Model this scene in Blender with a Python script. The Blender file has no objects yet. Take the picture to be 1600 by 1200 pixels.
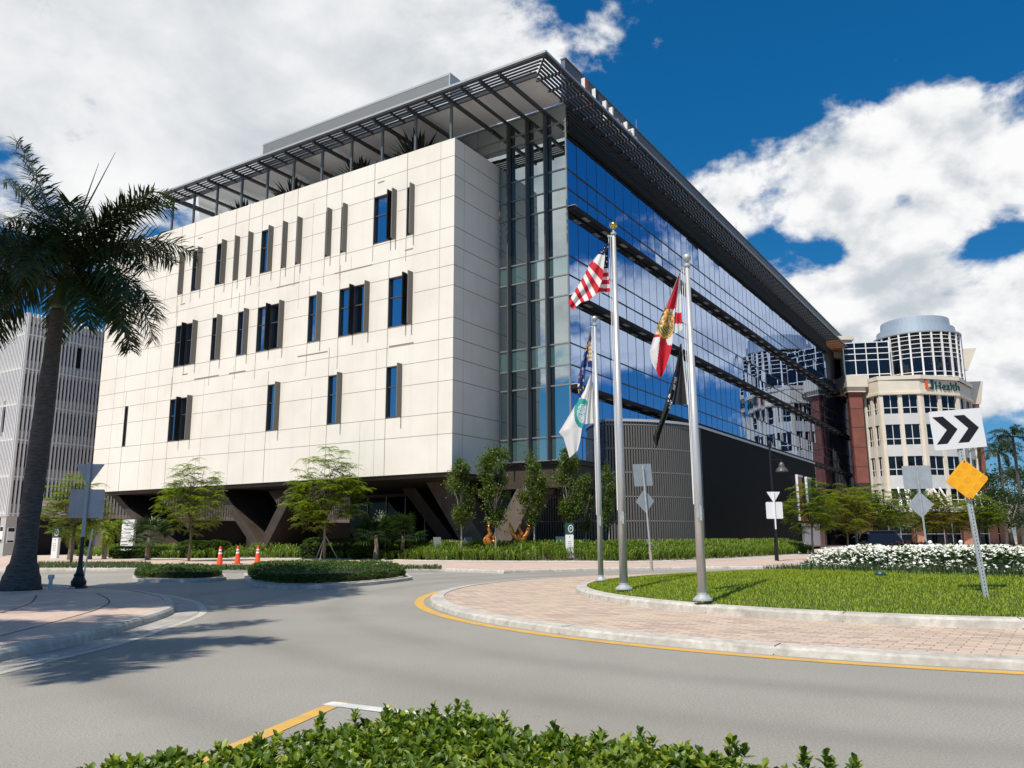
import bpy, math, random
from mathutils import Vector, Matrix, noise
rad=math.radians; PI=math.pi
rnd=random.Random(11)
scene=bpy.context.scene
col=scene.collection
V=Vector

# ------------------------------------------------------------------ camera
FPX=1271.0; PITCH=math.atan(240/1271.0); ROLL=0.0047; EH=1.45
_F=V((0,math.cos(PITCH),math.sin(PITCH))); _U0=V((0,-math.sin(PITCH),math.cos(PITCH))); _R0=V((1,0,0))
_R=_R0*math.cos(ROLL)-_U0*math.sin(ROLL); _U=_U0*math.cos(ROLL)+_R0*math.sin(ROLL)
EYE=V((0,0,EH))
def ray(x,y): return _F*FPX+_R*(x-800)+_U*(600-y)
def gnd(x,y,z=0.0):
    d=ray(x,y); return EYE+d*((z-EH)/d.z)
def atY(x,y,Y):
    d=ray(x,y); return EYE+d*(Y/d.y)
cam=bpy.data.cameras.new('camera'); cam.sensor_width=36; cam.lens=FPX/1600*36; cam.clip_end=3000; cam.clip_start=.05
camo=bpy.data.objects.new('camera',cam); col.objects.link(camo)
camo.matrix_world=Matrix(((_R.x,_U.x,-_F.x,0),(_R.y,_U.y,-_F.y,0),(_R.z,_U.z,-_F.z,EH),(0,0,0,1)))
scene.camera=camo

# ------------------------------------------------------------------ materials
def mat(name,base=(.5,.5,.5),rough=.6,metal=0.0,spec=None):
    m=bpy.data.materials.new(name); m.use_nodes=True
    b=m.node_tree.nodes['Principled BSDF']
    b.inputs['Base Color'].default_value=(*base,1); b.inputs['Roughness'].default_value=rough; b.inputs['Metallic'].default_value=metal
    if spec is not None: b.inputs['Specular IOR Level'].default_value=spec
    return m
def N(m,t,**kw):
    n=m.node_tree.nodes.new(t)
    for k,v in kw.items():
        if k.startswith('i_'): n.inputs[k[2:].replace('_',' ')].default_value=v
        else: setattr(n,k,v)
    return n
def LK(m,a,b): m.node_tree.links.new(a,b)
def bsdf(m): return m.node_tree.nodes['Principled BSDF']
def noisy(name,c1,c2,scale=5,rough=.7,detail=6,bump=0,bscale=None,metal=0,c3=None,scale2=.2,amt2=.3,lo=.35,hi=.65,objco=True,stretch=None):
    """two-colour noise material with optional large-scale tone and bump"""
    m=mat(name,c1,rough,metal)
    tc=N(m,'ShaderNodeTexCoord'); src=tc.outputs['Object']
    if stretch:
        mp=N(m,'ShaderNodeMapping'); mp.inputs['Scale'].default_value=stretch; LK(m,src,mp.inputs[0]); src=mp.outputs[0]
    n=N(m,'ShaderNodeTexNoise'); n.inputs['Scale'].default_value=scale; n.inputs['Detail'].default_value=detail; LK(m,src,n.inputs['Vector'])
    r=N(m,'ShaderNodeValToRGB'); r.color_ramp.elements[0].position=lo; r.color_ramp.elements[1].position=hi
    r.color_ramp.elements[0].color=(*c1,1); r.color_ramp.elements[1].color=(*c2,1); LK(m,n.outputs['Fac'],r.inputs[0])
    out=r.outputs[0]
    if c3:
        n2=N(m,'ShaderNodeTexNoise'); n2.inputs['Scale'].default_value=scale2; n2.inputs['Detail'].default_value=4; LK(m,tc.outputs['Object'],n2.inputs['Vector'])
        r2=N(m,'ShaderNodeMapRange'); r2.inputs['From Min'].default_value=.4; r2.inputs['From Max'].default_value=.65; r2.inputs['To Max'].default_value=amt2; LK(m,n2.outputs['Fac'],r2.inputs[0])
        mx=N(m,'ShaderNodeMixRGB'); LK(m,r2.outputs[0],mx.inputs[0]); LK(m,out,mx.inputs[1]); mx.inputs[2].default_value=(*c3,1); out=mx.outputs[0]
    LK(m,out,bsdf(m).inputs['Base Color'])
    if bump:
        bn=N(m,'ShaderNodeTexNoise'); bn.inputs['Scale'].default_value=bscale or scale*3; bn.inputs['Detail'].default_value=4; LK(m,src,bn.inputs['Vector'])
        bp=N(m,'ShaderNodeBump'); bp.inputs['Strength'].default_value=bump; bp.inputs['Distance'].default_value=.02
        LK(m,bn.outputs['Fac'],bp.inputs['Height']); LK(m,bp.outputs[0],bsdf(m).inputs['Normal'])
    return m
def leafmat(name,cols,rough=.45,trans=.35,spec=.4):
    """foliage: colour varies per leaf, light passes through"""
    m=mat(name,cols[0],rough,0,spec)
    g=N(m,'ShaderNodeNewGeometry'); r=N(m,'ShaderNodeValToRGB'); cr=r.color_ramp
    while len(cr.elements)<len(cols): cr.elements.new(.5)
    for i,c in enumerate(cols):
        cr.elements[i].position=i/max(1,len(cols)-1); cr.elements[i].color=(*c,1)
    LK(m,g.outputs['Random Per Island'],r.inputs[0]); LK(m,r.outputs[0],bsdf(m).inputs['Base Color'])
    t=N(m,'ShaderNodeBsdfTranslucent'); br=N(m,'ShaderNodeMixRGB',blend_type='MULTIPLY'); br.inputs[0].default_value=1; br.inputs[2].default_value=(1.5,1.6,.6,1)
    LK(m,r.outputs[0],br.inputs[1]); LK(m,br.outputs[0],t.inputs[0])
    mx=N(m,'ShaderNodeMixShader'); mx.inputs[0].default_value=trans
    LK(m,bsdf(m).outputs[0],mx.inputs[1]); LK(m,t.outputs[0],mx.inputs[2])
    LK(m,mx.outputs[0],m.node_tree.nodes['Material Output'].inputs['Surface'])
    return m
def glassmat(name,refl=(.42,.48,.62),dark=(.012,.016,.022),fac=.75,wav=.0,wscale=.4,rough=.0):
    """opaque coated facade glass: mirror film over a dark room"""
    m=bpy.data.materials.new(name); m.use_nodes=True; nt=m.node_tree; nt.nodes.remove(bsdf(m))
    d=N(m,'ShaderNodeBsdfDiffuse'); d.inputs[0].default_value=(*dark,1)
    g=N(m,'ShaderNodeBsdfGlossy'); g.inputs['Color'].default_value=(*refl,1); g.inputs['Roughness'].default_value=rough
    lw=N(m,'ShaderNodeLayerWeight'); lw.inputs[0].default_value=.35
    mr=N(m,'ShaderNodeMapRange'); mr.inputs['To Min'].default_value=fac; mr.inputs['To Max'].default_value=1; LK(m,lw.outputs['Fresnel'],mr.inputs[0])
    mx=N(m,'ShaderNodeMixShader'); LK(m,mr.outputs[0],mx.inputs[0]); LK(m,d.outputs[0],mx.inputs[1]); LK(m,g.outputs[0],mx.inputs[2])
    LK(m,mx.outputs[0],nt.nodes['Material Output'].inputs['Surface'])
    if wav:
        tc=N(m,'ShaderNodeTexCoord'); mp=N(m,'ShaderNodeMapping'); mp.inputs['Scale'].default_value=(1,1,.35); LK(m,tc.outputs['Object'],mp.inputs[0])
        n=N(m,'ShaderNodeTexNoise'); n.inputs['Scale'].default_value=wscale; n.inputs['Detail'].default_value=1; LK(m,mp.outputs[0],n.inputs['Vector'])
        bp=N(m,'ShaderNodeBump'); bp.inputs['Strength'].default_value=wav; bp.inputs['Distance'].default_value=.05
        LK(m,n.outputs['Fac'],bp.inputs['Height']); LK(m,bp.outputs[0],g.inputs['Normal'])
    return m

M={}
M['asphalt']=noisy('asphalt',(.21,.199,.176),(.40,.378,.335),scale=55,rough=.85,detail=8,bump=.5,bscale=120,c3=(.24,.222,.187),scale2=.22,amt2=.6,lo=.3,hi=.7)
M['concrete']=noisy('concrete',(.44,.41,.36),(.58,.55,.49),scale=9,rough=.85,bump=.3,bscale=60,c3=(.3,.28,.24),scale2=1.3,amt2=.45)
M['dirt_conc']=noisy('gutter concrete',(.33,.31,.28),(.47,.44,.4),scale=7,rough=.85,bump=.3,bscale=60,c3=(.22,.21,.19),scale2=1.1,amt2=.6)
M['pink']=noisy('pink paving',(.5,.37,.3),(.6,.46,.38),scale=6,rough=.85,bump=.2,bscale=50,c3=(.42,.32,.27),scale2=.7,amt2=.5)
M['ground']=noisy('ground soil and paving',(.2,.19,.16),(.3,.28,.25),scale=2,rough=.9)
M['grassbase']=noisy('lawn soil',(.03,.06,.012),(.07,.12,.02),scale=9,rough=.95,bump=.6,bscale=40)
M['yellow']=noisy('yellow road paint',(.6,.33,.045),(.68,.4,.07),scale=30,rough=.7,c3=(.42,.29,.13),scale2=3,amt2=.6)
M['white_paint']=noisy('white road paint',(.6,.6,.58),(.75,.75,.72),scale=30,rough=.7,c3=(.4,.4,.38),scale2=3,amt2=.6)
M['crack']=mat('dark paving joint',(.06,.055,.05),.9)
M['cream']=noisy('cream precast panel',(.73,.685,.60),(.79,.745,.66),scale=.5,rough=.75,c3=(.82,.785,.71),scale2=.16,amt2=.6,bump=.05,bscale=30)
M['joint']=mat('dark panel joint',(.25,.22,.18),.9)
M['bronze']=mat('dark bronze aluminium',(.10,.096,.09),.45,.3)
M['fin']=mat('grey brown fin',(.165,.155,.14),.5,.2)
M['fin_dark']=mat('charcoal fin',(.014,.015,.016),.7,.0,.2)
M['dark_metal']=mat('dark grey painted steel',(.045,.052,.06),.45,.2)
M['mid_metal']=mat('grey painted steel',(.13,.145,.15),.45,.3)
M['fascia']=mat('light grey fascia',(.42,.43,.43),.5,.2)
M['brown']=noisy('brown metal cladding',(.040,.029,.021),(.060,.044,.032),scale=1.2,rough=.6)
M['pier']=noisy('weathered concrete pier',(.10,.08,.064),(.155,.125,.10),scale=1.5,rough=.8)
M['soffit']=noisy('light grey soffit',(.64,.70,.76),(.68,.74,.80),scale=.6,rough=.8)
M['louver']=mat('grey louvre',(.34,.35,.35),.5,.2)
M['screen']=mat('dark grey screen wall',(.13,.135,.14),.55,.1)
M['roofgrey']=mat('roof membrane',(.72,.71,.68),.9)
M['black_wall']=mat('ribbed cladding unlit tone',(.009,.0115,.012),.7,.0,.2)
M['drum']=mat('ribbed cladding lit tone',(.15,.142,.13),.5,.2)
M['drum_gap']=mat('dark rib backing',(.012,.012,.013),.7)
M['coping']=mat('light metal coping',(.5,.5,.49),.45,.2)
M['glass_blue']=glassmat('blue coated glass',(.50,.62,.86),(.008,.013,.022),.72,.10,.55)
M['glass_left']=glassmat('clear facade glass',(.70,.78,.78),(.014,.024,.022),.60,.05,.5)
M['glass_teal']=glassmat('teal spandrel glass',(.66,.78,.80),(.085,.15,.145),.45,.05,.5)
M['glass_win']=glassmat('window glass',(.50,.60,.72),(.008,.012,.018),.66,.06,.8)
M['glass_dark']=glassmat('dark window glass',(.26,.29,.34),(.005,.006,.008),.10,.12,.5)
M['mull']=mat('mullion aluminium',(.30,.31,.31),.4,.5)
M['mull_dark']=mat('dark mullion',(.03,.034,.04),.45,.3)
M['white']=mat('white painted metal',(.8,.8,.79),.45)
M['gal']=noisy('galvanised steel',(.42,.45,.46),(.55,.58,.59),scale=9,rough=.5,metal=.35)
M['alu']=noisy('brushed aluminium pole',(.48,.48,.475),(.58,.58,.575),scale=14,rough=.42,metal=.45,stretch=(1,1,.1))
M['signback']=noisy('grey sign back',(.40,.43,.46),(.46,.49,.52),scale=4,rough=.55,metal=.2)
M['black']=mat('black painted iron',(.008,.008,.009),.4)
M['gold']=mat('gold ball',(.75,.5,.1),.22,1)
M['bark']=noisy('grey palm trunk',(.045,.042,.038),(.10,.095,.086),scale=6,rough=.9,bump=.5,bscale=18,stretch=(1,1,6))  # bark darkened to stand in for shade from neighbouring trees
M['bark2']=noisy('brown bark',(.13,.10,.07),(.25,.2,.15),scale=12,rough=.9,bump=.5,bscale=30,stretch=(1,1,.3))
M['bark3']=noisy('pale bark',(.3,.27,.23),(.45,.41,.35),scale=10,rough=.9,bump=.4,bscale=30)
M['shaft']=noisy('green crownshaft',(.045,.075,.02),(.08,.12,.035),scale=3,rough=.5,stretch=(1,1,.3))
M['palm']=leafmat('palm leaflet',[(.012,.026,.008),(.02,.042,.011),(.034,.062,.015),(.06,.095,.022)],.42,.2)
M['feather']=leafmat('feathery leaf',[(.09,.14,.010),(.15,.22,.014),(.21,.28,.02),(.27,.33,.026)],.5,.4)
M['feather_y']=leafmat('yellowing feathery leaf',[(.15,.18,.014),(.24,.24,.018),(.30,.26,.024),(.16,.22,.018)],.5,.4)
M['oak']=leafmat('small dark leaf',[(.045,.08,.016),(.075,.12,.022),(.11,.16,.03),(.15,.2,.04)],.45,.35)
M['darkleaf']=leafmat('deep green leaf',[(.012,.032,.01),(.022,.05,.013),(.035,.07,.018),(.055,.095,.026)],.4,.25)
M['hedge']=leafmat('glossy hedge leaf',[(.045,.09,.012),(.085,.15,.014),(.15,.22,.018),(.25,.31,.028),(.065,.115,.014),(.11,.18,.016)],.42,.3,.4)
M['hedge_y']=leafmat('yellow hedge leaf',[(.35,.33,.02),(.28,.34,.025)],.35,.35)
M['hedgefar']=leafmat('island hedge leaf',[(.03,.062,.014),(.05,.1,.018),(.08,.14,.024),(.12,.19,.035)],.4,.25)
M['lily']=leafmat('strap leaf',[(.05,.10,.012),(.10,.17,.02),(.17,.25,.03),(.26,.33,.05)],.4,.35)
M['grass']=leafmat('grass blade',[(.16,.21,.016),(.25,.32,.022),(.32,.38,.03),(.38,.42,.05)],.55,.35,.2)
M['mondo']=leafmat('dark border grass',[(.03,.06,.018),(.05,.09,.025),(.08,.12,.04)],.5,.25)
M['petal']=leafmat('white petal',[(.82,.82,.8),(.74,.75,.73),(.85,.85,.83)],.6,.2)
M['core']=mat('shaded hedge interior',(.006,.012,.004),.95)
M['purple']=leafmat('purple leaf',[(.03,.008,.018),(.06,.015,.03),(.025,.012,.015)],.5,.2)
M['spike']=leafmat('dark spiky leaf',[(.006,.008,.006),(.012,.014,.009)],.6,.05,.2)
M['glass_ground']=glassmat('shaded ground floor glass',(.3,.3,.3),(.004,.005,.006),.03)
M['cone']=mat('orange cone plastic',(.85,.09,.02),.5)
M['cone_w']=mat('reflective band',(.8,.8,.8),.4)
M['sign_y']=mat('yellow sign face',(.9,.42,.01),.42)
M['sign_yr']=mat('amber reflector',(.84,.37,.01),.38)
M['sign_w']=mat('white sign face',(.74,.74,.75),.45)
M['sign_k']=mat('black sign ink',(.006,.006,.007),.45)
M['green_sign']=mat('dark green sign',(.012,.06,.05),.45)
M['red']=mat('sign red',(.5,.04,.02),.5)
M['orange_sign']=mat('orange sign face',(.75,.13,.03),.45)
M['orange_deep']=mat('burnt orange face',(.42,.1,.03),.45)
M['f_red']=mat('flag red',(.62,.012,.03),.75); M['f_white']=mat('flag white',(.82,.81,.80),.75); M['f_blue']=mat('flag navy',(.012,.016,.075),.75)
M['f_royal']=mat('flag royal blue',(.012,.045,.22),.75); M['f_gold']=mat('flag gold',(.75,.42,.07),.75); M['f_black']=mat('flag black',(.008,.008,.009),.7)
M['f_teal']=mat('flag teal',(.03,.36,.30),.75); M['f_pale']=mat('flag pale blue',(.55,.72,.80),.75); M['f_brown']=mat('flag brown',(.35,.16,.05),.75); M['f_green']=mat('flag green',(.05,.14,.08),.75)
for k in list(M):
    if k.startswith('f_') and k!='f_black':
        m=M[k]; t=N(m,'ShaderNodeBsdfTranslucent'); t.inputs[0].default_value=bsdf(m).inputs['Base Color'].default_value
        mx=N(m,'ShaderNodeMixShader'); mx.inputs[0].default_value=.3; LK(m,bsdf(m).outputs[0],mx.inputs[1]); LK(m,t.outputs[0],mx.inputs[2])
        LK(m,mx.outputs[0],m.node_tree.nodes['Material Output'].inputs['Surface'])
M['garage']=mat('white garage slat',(.78,.78,.76),.5)
M['garage_in']=mat('garage interior',(.02,.02,.021),.9)
M['garage_conc']=noisy('garage concrete',(.42,.41,.38),(.5,.49,.46),scale=1,rough=.85)
M['hosp']=noisy('pale stucco',(.68,.62,.51),(.74,.68,.57),scale=.6,rough=.8)
M['hosp_grey']=noisy('grey white spandrel',(.56,.57,.56),(.62,.63,.62),scale=.6,rough=.8)
M['brick']=noisy('red brown panel',(.19,.068,.052),(.25,.085,.06),scale=.7,rough=.8)
M['brick_tan']=noisy('tan brick panel',(.42,.2,.13),(.5,.26,.18),scale=.7,rough=.8)
M['silver']=mat('pale metal cap',(.48,.54,.58),.4,.4)
M['car']=mat('black car paint',(.006,.007,.009),.2,.0,.6)
M['tyre']=mat('tyre rubber',(.012,.012,.012),.85)
M['copper']=noisy('copper sculpture',(.5,.14,.03),(.75,.32,.06),scale=6,rough=.35,metal=.6)
M['pinkwhite']=mat('pale pink cap',(.8,.62,.62),.4)
M['teal_box']=mat('pale teal plastic',(.5,.72,.68),.5)
M['chair']=mat('grey chair',(.22,.23,.25),.5)

M['paver']=None
def paver():
    m=mat('tan block paving',(.5,.4,.3),.85)
    tc=N(m,'ShaderNodeTexCoord'); mp=N(m,'ShaderNodeMapping'); mp.inputs['Rotation'].default_value=(0,0,.6); LK(m,tc.outputs['Object'],mp.inputs[0])
    b=N(m,'ShaderNodeTexBrick'); b.inputs['Scale'].default_value=1; b.inputs['Brick Width'].default_value=.3; b.inputs['Row Height'].default_value=.15; b.inputs['Mortar Size'].default_value=.008; b.offset=.5
    b.inputs['Color1'].default_value=(.60,.46,.36,1); b.inputs['Color2'].default_value=(.44,.335,.27,1); b.inputs['Mortar'].default_value=(.2,.16,.12,1); b.inputs['Bias'].default_value=0
    LK(m,mp.outputs[0],b.inputs['Vector'])
    # a few bricks much darker or yellower
    b2=N(m,'ShaderNodeTexBrick'); b2.inputs['Scale'].default_value=1; b2.inputs['Brick Width'].default_value=.3; b2.inputs['Row Height'].default_value=.15; b2.inputs['Mortar Size'].default_value=0; b2.offset=.5
    b2.inputs['Color1'].default_value=(0,0,0,1); b2.inputs['Color2'].default_value=(1,1,1,1); b2.inputs['Bias'].default_value=-.6; LK(m,mp.outputs[0],b2.inputs['Vector'])
    mx=N(m,'ShaderNodeMixRGB',blend_type='MIX'); mx.inputs[2].default_value=(.25,.185,.16,1); LK(m,b.outputs[0],mx.inputs[1])
    mu=N(m,'ShaderNodeMath',operation='MULTIPLY'); mu.inputs[1].default_value=.8; LK(m,b2.outputs[0],mu.inputs[0]); LK(m,mu.outputs[0],mx.inputs[0])
    n=N(m,'ShaderNodeTexNoise'); n.inputs['Scale'].default_value=.8; n.inputs['Detail'].default_value=5; LK(m,tc.outputs['Object'],n.inputs['Vector'])
    mr=N(m,'ShaderNodeMapRange'); mr.inputs['From Min'].default_value=.4; mr.inputs['From Max'].default_value=.7; mr.inputs['To Max'].default_value=.5; LK(m,n.outputs['Fac'],mr.inputs[0])
    m2=N(m,'ShaderNodeMixRGB'); m2.inputs[2].default_value=(.52,.42,.30,1); LK(m,mr.outputs[0],m2.inputs[0]); LK(m,mx.outputs[0],m2.inputs[1])
    LK(m,m2.outputs[0],bsdf(m).inputs['Base Color'])
    bp=N(m,'ShaderNodeBump'); bp.inputs['Strength'].default_value=.4; bp.inputs['Distance'].default_value=.01; bp.invert=True; LK(m,b.outputs['Fac'],bp.inputs['Height']); LK(m,bp.outputs[0],bsdf(m).inputs['Normal'])
    return m
M['paver']=paver()
def streak(m,scale,to,lo,hi,amt,stretch,dark):
    # rain streaks and grime with a shape of their own
    tc=N(m,'ShaderNodeTexCoord'); mp=N(m,'ShaderNodeMapping'); mp.inputs['Scale'].default_value=stretch; LK(m,tc.outputs['Object'],mp.inputs[0])
    n=N(m,'ShaderNodeTexNoise'); n.inputs['Scale'].default_value=scale; n.inputs['Detail'].default_value=6; n.inputs['Roughness'].default_value=.65; LK(m,mp.outputs[0],n.inputs['Vector'])
    r=N(m,'ShaderNodeMapRange'); r.inputs['From Min'].default_value=lo; r.inputs['From Max'].default_value=hi; r.inputs['To Max'].default_value=amt; LK(m,n.outputs['Fac'],r.inputs[0])
    inp=bsdf(m).inputs['Base Color']; src=inp.links[0].from_socket
    mx=N(m,'ShaderNodeMixRGB'); mx.inputs[2].default_value=(*dark,1); LK(m,r.outputs[0],mx.inputs[0]); LK(m,src,mx.inputs[1]); LK(m,mx.outputs[0],inp)
streak(M['cream'],1.0,0,.52,.80,.20,(1.6,1.6,.12),(.50,.45,.37))
streak(M['concrete'],3.0,0,.55,.78,.7,(1,1,1),(.20,.18,.15))
streak(M['asphalt'],2.2,0,.66,.74,.5,(1,1,1),(.10,.095,.085))
streak(M['asphalt'],.35,0,.5,.8,.45,(1,.35,1),(.42,.40,.35))
streak(M['pink'],2.0,0,.55,.8,.5,(1,1,1),(.26,.21,.18))
streak(M['paver'],1.6,0,.58,.8,.5,(1,1,1),(.24,.19,.15))
def tracks(m):
    tc=N(m,'ShaderNodeTexCoord'); sub_=N(m,'ShaderNodeVectorMath',operation='SUBTRACT'); sub_.inputs[1].default_value=(10.21,20.58,0); LK(m,tc.outputs['Object'],sub_.inputs[0])
    ln=N(m,'ShaderNodeVectorMath',operation='LENGTH'); LK(m,sub_.outputs[0],ln.inputs[0]); nz=N(m,'ShaderNodeTexNoise'); nz.inputs['Scale'].default_value=.5; LK(m,tc.outputs['Object'],nz.inputs['Vector'])
    fac=None
    for r0 in (14.3,16.2,18.6):
        a=N(m,'ShaderNodeMath',operation='SUBTRACT'); LK(m,ln.outputs['Value'],a.inputs[0]); a.inputs[1].default_value=r0
        b=N(m,'ShaderNodeMath',operation='MULTIPLY'); LK(m,a.outputs[0],b.inputs[0]); LK(m,a.outputs[0],b.inputs[1])
        c=N(m,'ShaderNodeMath',operation='MULTIPLY'); LK(m,b.outputs[0],c.inputs[0]); c.inputs[1].default_value=-7
        e=N(m,'ShaderNodeMath',operation='EXPONENT'); LK(m,c.outputs[0],e.inputs[0])
        if fac is None: fac=e.outputs[0]
        else: s=N(m,'ShaderNodeMath',operation='ADD'); LK(m,fac,s.inputs[0]); LK(m,e.outputs[0],s.inputs[1]); fac=s.outputs[0]
    k=N(m,'ShaderNodeMath',operation='MULTIPLY'); LK(m,fac,k.inputs[0]); LK(m,nz.outputs['Fac'],k.inputs[1]); k2=N(m,'ShaderNodeMath',operation='MULTIPLY'); LK(m,k.outputs[0],k2.inputs[0]); k2.inputs[1].default_value=.55
    inp=bsdf(m).inputs['Base Color']; src=inp.links[0].from_socket; mx=N(m,'ShaderNodeMixRGB'); mx.inputs[2].default_value=(.14,.13,.115,1); LK(m,k2.outputs[0],mx.inputs[0]); LK(m,src,mx.inputs[1]); LK(m,mx.outputs[0],inp)
tracks(M['asphalt'])
M['terrace']=noisy('dark terrace paving',(.09,.08,.07),(.13,.12,.105),scale=3,rough=.8)  # colour kept dark to lessen bounced light below the building
# ------------------------------------------------------------------ mesh builder
class MB:
    def __init__(s): s.v=[]; s.f=[]; s.m=[]
    def add(s,vs,fs,m=0):
        o=len(s.v); s.v.extend([tuple(p) for p in vs])
        for f in fs: s.f.append(tuple(i+o for i in f)); s.m.append(m)
    def quad(s,a,b,c,d,m=0): s.add([a,b,c,d],[(0,1,2,3)],m)
    def tri(s,a,b,c,m=0): s.add([a,b,c],[(0,1,2)],m)
    def hexa(s,p,m=0): s.add(p,[(0,3,2,1),(4,5,6,7),(0,1,5,4),(1,2,6,5),(2,3,7,6),(3,0,4,7)],m)
    def box(s,x0,x1,y0,y1,z0,z1,m=0):
        s.hexa([(x0,y0,z0),(x1,y0,z0),(x1,y1,z0),(x0,y1,z0),(x0,y0,z1),(x1,y0,z1),(x1,y1,z1),(x0,y1,z1)],m)
    def lb(s,a0,a1,b0,b1,z0,z1,m=0): s.box(-a1,-a0,b0,b1,z0,z1,m)
    def bar(s,p,q,w,h,m=0,up=V((0,0,1))):
        p=V(p);q=V(q);d=(q-p).normalized(); sd=d.cross(up)
        if sd.length<1e-4: sd=V((1,0,0))
        sd.normalize(); u=sd.cross(d); a=sd*w/2; b=u*h/2
        s.hexa([p-a-b,p+a-b,q+a-b,q-a-b,p-a+b,p+a+b,q+a+b,q-a+b],m)
    def tube(s,pts,rs,n=8,m=0,cap=True):
        pts=[V(p) for p in pts]; o=len(s.v); k=len(pts)
        for i,p in enumerate(pts):
            d=(pts[min(i+1,k-1)]-pts[max(i-1,0)]).normalized()
            x=d.cross(V((0,1,0)) if abs(d.y)<.9 else V((1,0,0))).normalized(); y=d.cross(x)
            r=rs[i] if hasattr(rs,'__len__') else rs
            for j in range(n):
                t=2*PI*j/n; s.v.append(tuple(p+x*math.cos(t)*r+y*math.sin(t)*r))
        for i in range(k-1):
            for j in range(n):
                j2=(j+1)%n; s.f.append((o+i*n+j,o+i*n+j2,o+(i+1)*n+j2,o+(i+1)*n+j)); s.m.append(m)
        if cap:
            s.f.append(tuple(o+j for j in range(n))[::-1]); s.m.append(m); s.f.append(tuple(o+(k-1)*n+j for j in range(n))); s.m.append(m)
    def prism(s,poly,z0,z1,m=0,top=True,bottom=False,mt=None):
        n=len(poly); ar=sum(poly[i][0]*poly[(i+1)%n][1]-poly[(i+1)%n][0]*poly[i][1] for i in range(n))
        if ar<0: poly=poly[::-1]
        o=len(s.v); s.v+=[(p[0],p[1],z0) for p in poly]+[(p[0],p[1],z1) for p in poly]
        for i in range(n): s.f.append((o+i,o+(i+1)%n,o+n+(i+1)%n,o+n+i)); s.m.append(m)
        if top: s.f.append(tuple(o+n+i for i in range(n))); s.m.append(m if mt is None else mt)
        if bottom: s.f.append(tuple(o+i for i in range(n))[::-1]); s.m.append(m)
    def plate(s,poly3,vec,m=0,mf=None):
        """polygon given as 3-D points, thickened along vec; mf = material of the first face"""
        n=len(poly3); v=V(vec); o=len(s.v); s.v+=[tuple(V(p)) for p in poly3]+[tuple(V(p)+v) for p in poly3]
        s.f.append(tuple(o+i for i in range(n))); s.m.append(m if mf is None else mf); s.f.append(tuple(o+n+i for i in range(n))[::-1]); s.m.append(m)
        for i in range(n): s.f.append((o+i,o+n+i,o+n+(i+1)%n,o+(i+1)%n)); s.m.append(m)
    def lathe(s,c,prof,n=24,m=0):
        c=V(c); o=len(s.v); k=len(prof)
        for r,z in prof:
            for j in range(n): t=2*PI*j/n; s.v.append((c.x+r*math.cos(t),c.y+r*math.sin(t),c.z+z))
        for i in range(k-1):
            for j in range(n):
                j2=(j+1)%n; s.f.append((o+i*n+j,o+i*n+j2,o+(i+1)*n+j2,o+(i+1)*n+j)); s.m.append(m)
        if prof[-1][0]>1e-3: s.f.append(tuple(o+(k-1)*n+j for j in range(n))); s.m.append(m)
    def ringp(s,c,prof,t0=0,t1=2*PI,n=96,m=0):
        """profile [(r,z)] swept round c; used for kerbs"""
        o=len(s.v); k=len(prof)
        for i in range(n+1):
            t=t0+(t1-t0)*i/n
            for r,z in prof: s.v.append((c[0]+r*math.cos(t),c[1]+r*math.sin(t),z))
        for i in range(n):
            for j in range(k-1): s.f.append((o+i*k+j,o+(i+1)*k+j,o+(i+1)*k+j+1,o+i*k+j+1)); s.m.append(m)
    def text(s,txt,size,mtx,m=0,ext=.02,align='LEFT'):
        cu=bpy.data.curves.new('txt','FONT'); cu.body=txt; cu.size=size; cu.extrude=ext; cu.align_x=align; cu.resolution_u=2
        ob=bpy.data.objects.new('txt',cu); me=ob.to_mesh()
        s.add([mtx@v.co for v in me.vertices],[tuple(p.vertices) for p in me.polygons],m)
        ob.to_mesh_clear(); bpy.data.objects.remove(ob); bpy.data.curves.remove(cu)
    def mesh(s,name,mats,smooth=False):
        me=bpy.data.meshes.new(name); me.from_pydata(s.v,[],s.f)
        mats=mats if isinstance(mats,(list,tuple)) else [mats]
        for x in mats: me.materials.append(x)
        if len(mats)>1: me.polygons.foreach_set('material_index',s.m)
        if smooth: me.polygons.foreach_set('use_smooth',[True]*len(s.f))
        me.update(); return me
    def obj(s,name,mats,parent=None,smooth=False,**kw):
        return link(name,s.mesh(name,mats,smooth),parent,**kw)
def link(name,data,parent=None,loc=None,rotz=None,label=None,cat=None,group=None,kind=None,scale=None):
    o=bpy.data.objects.new(name,data); col.objects.link(o)
    if parent: o.parent=parent
    if loc is not None: o.location=loc
    if rotz is not None: o.rotation_euler=(0,0,rotz)
    if scale is not None: o.scale=(scale,)*3 if not hasattr(scale,'__len__') else scale
    if label: o['label']=label
    if cat: o['category']=cat
    if group: o['group']=group
    if kind: o['kind']=kind
    return o
def thing(name,label,cat,loc=(0,0,0),rotz=0,group=None,scale=None): return link(name,None,None,loc,rotz,label,cat,group,None,scale)
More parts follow.
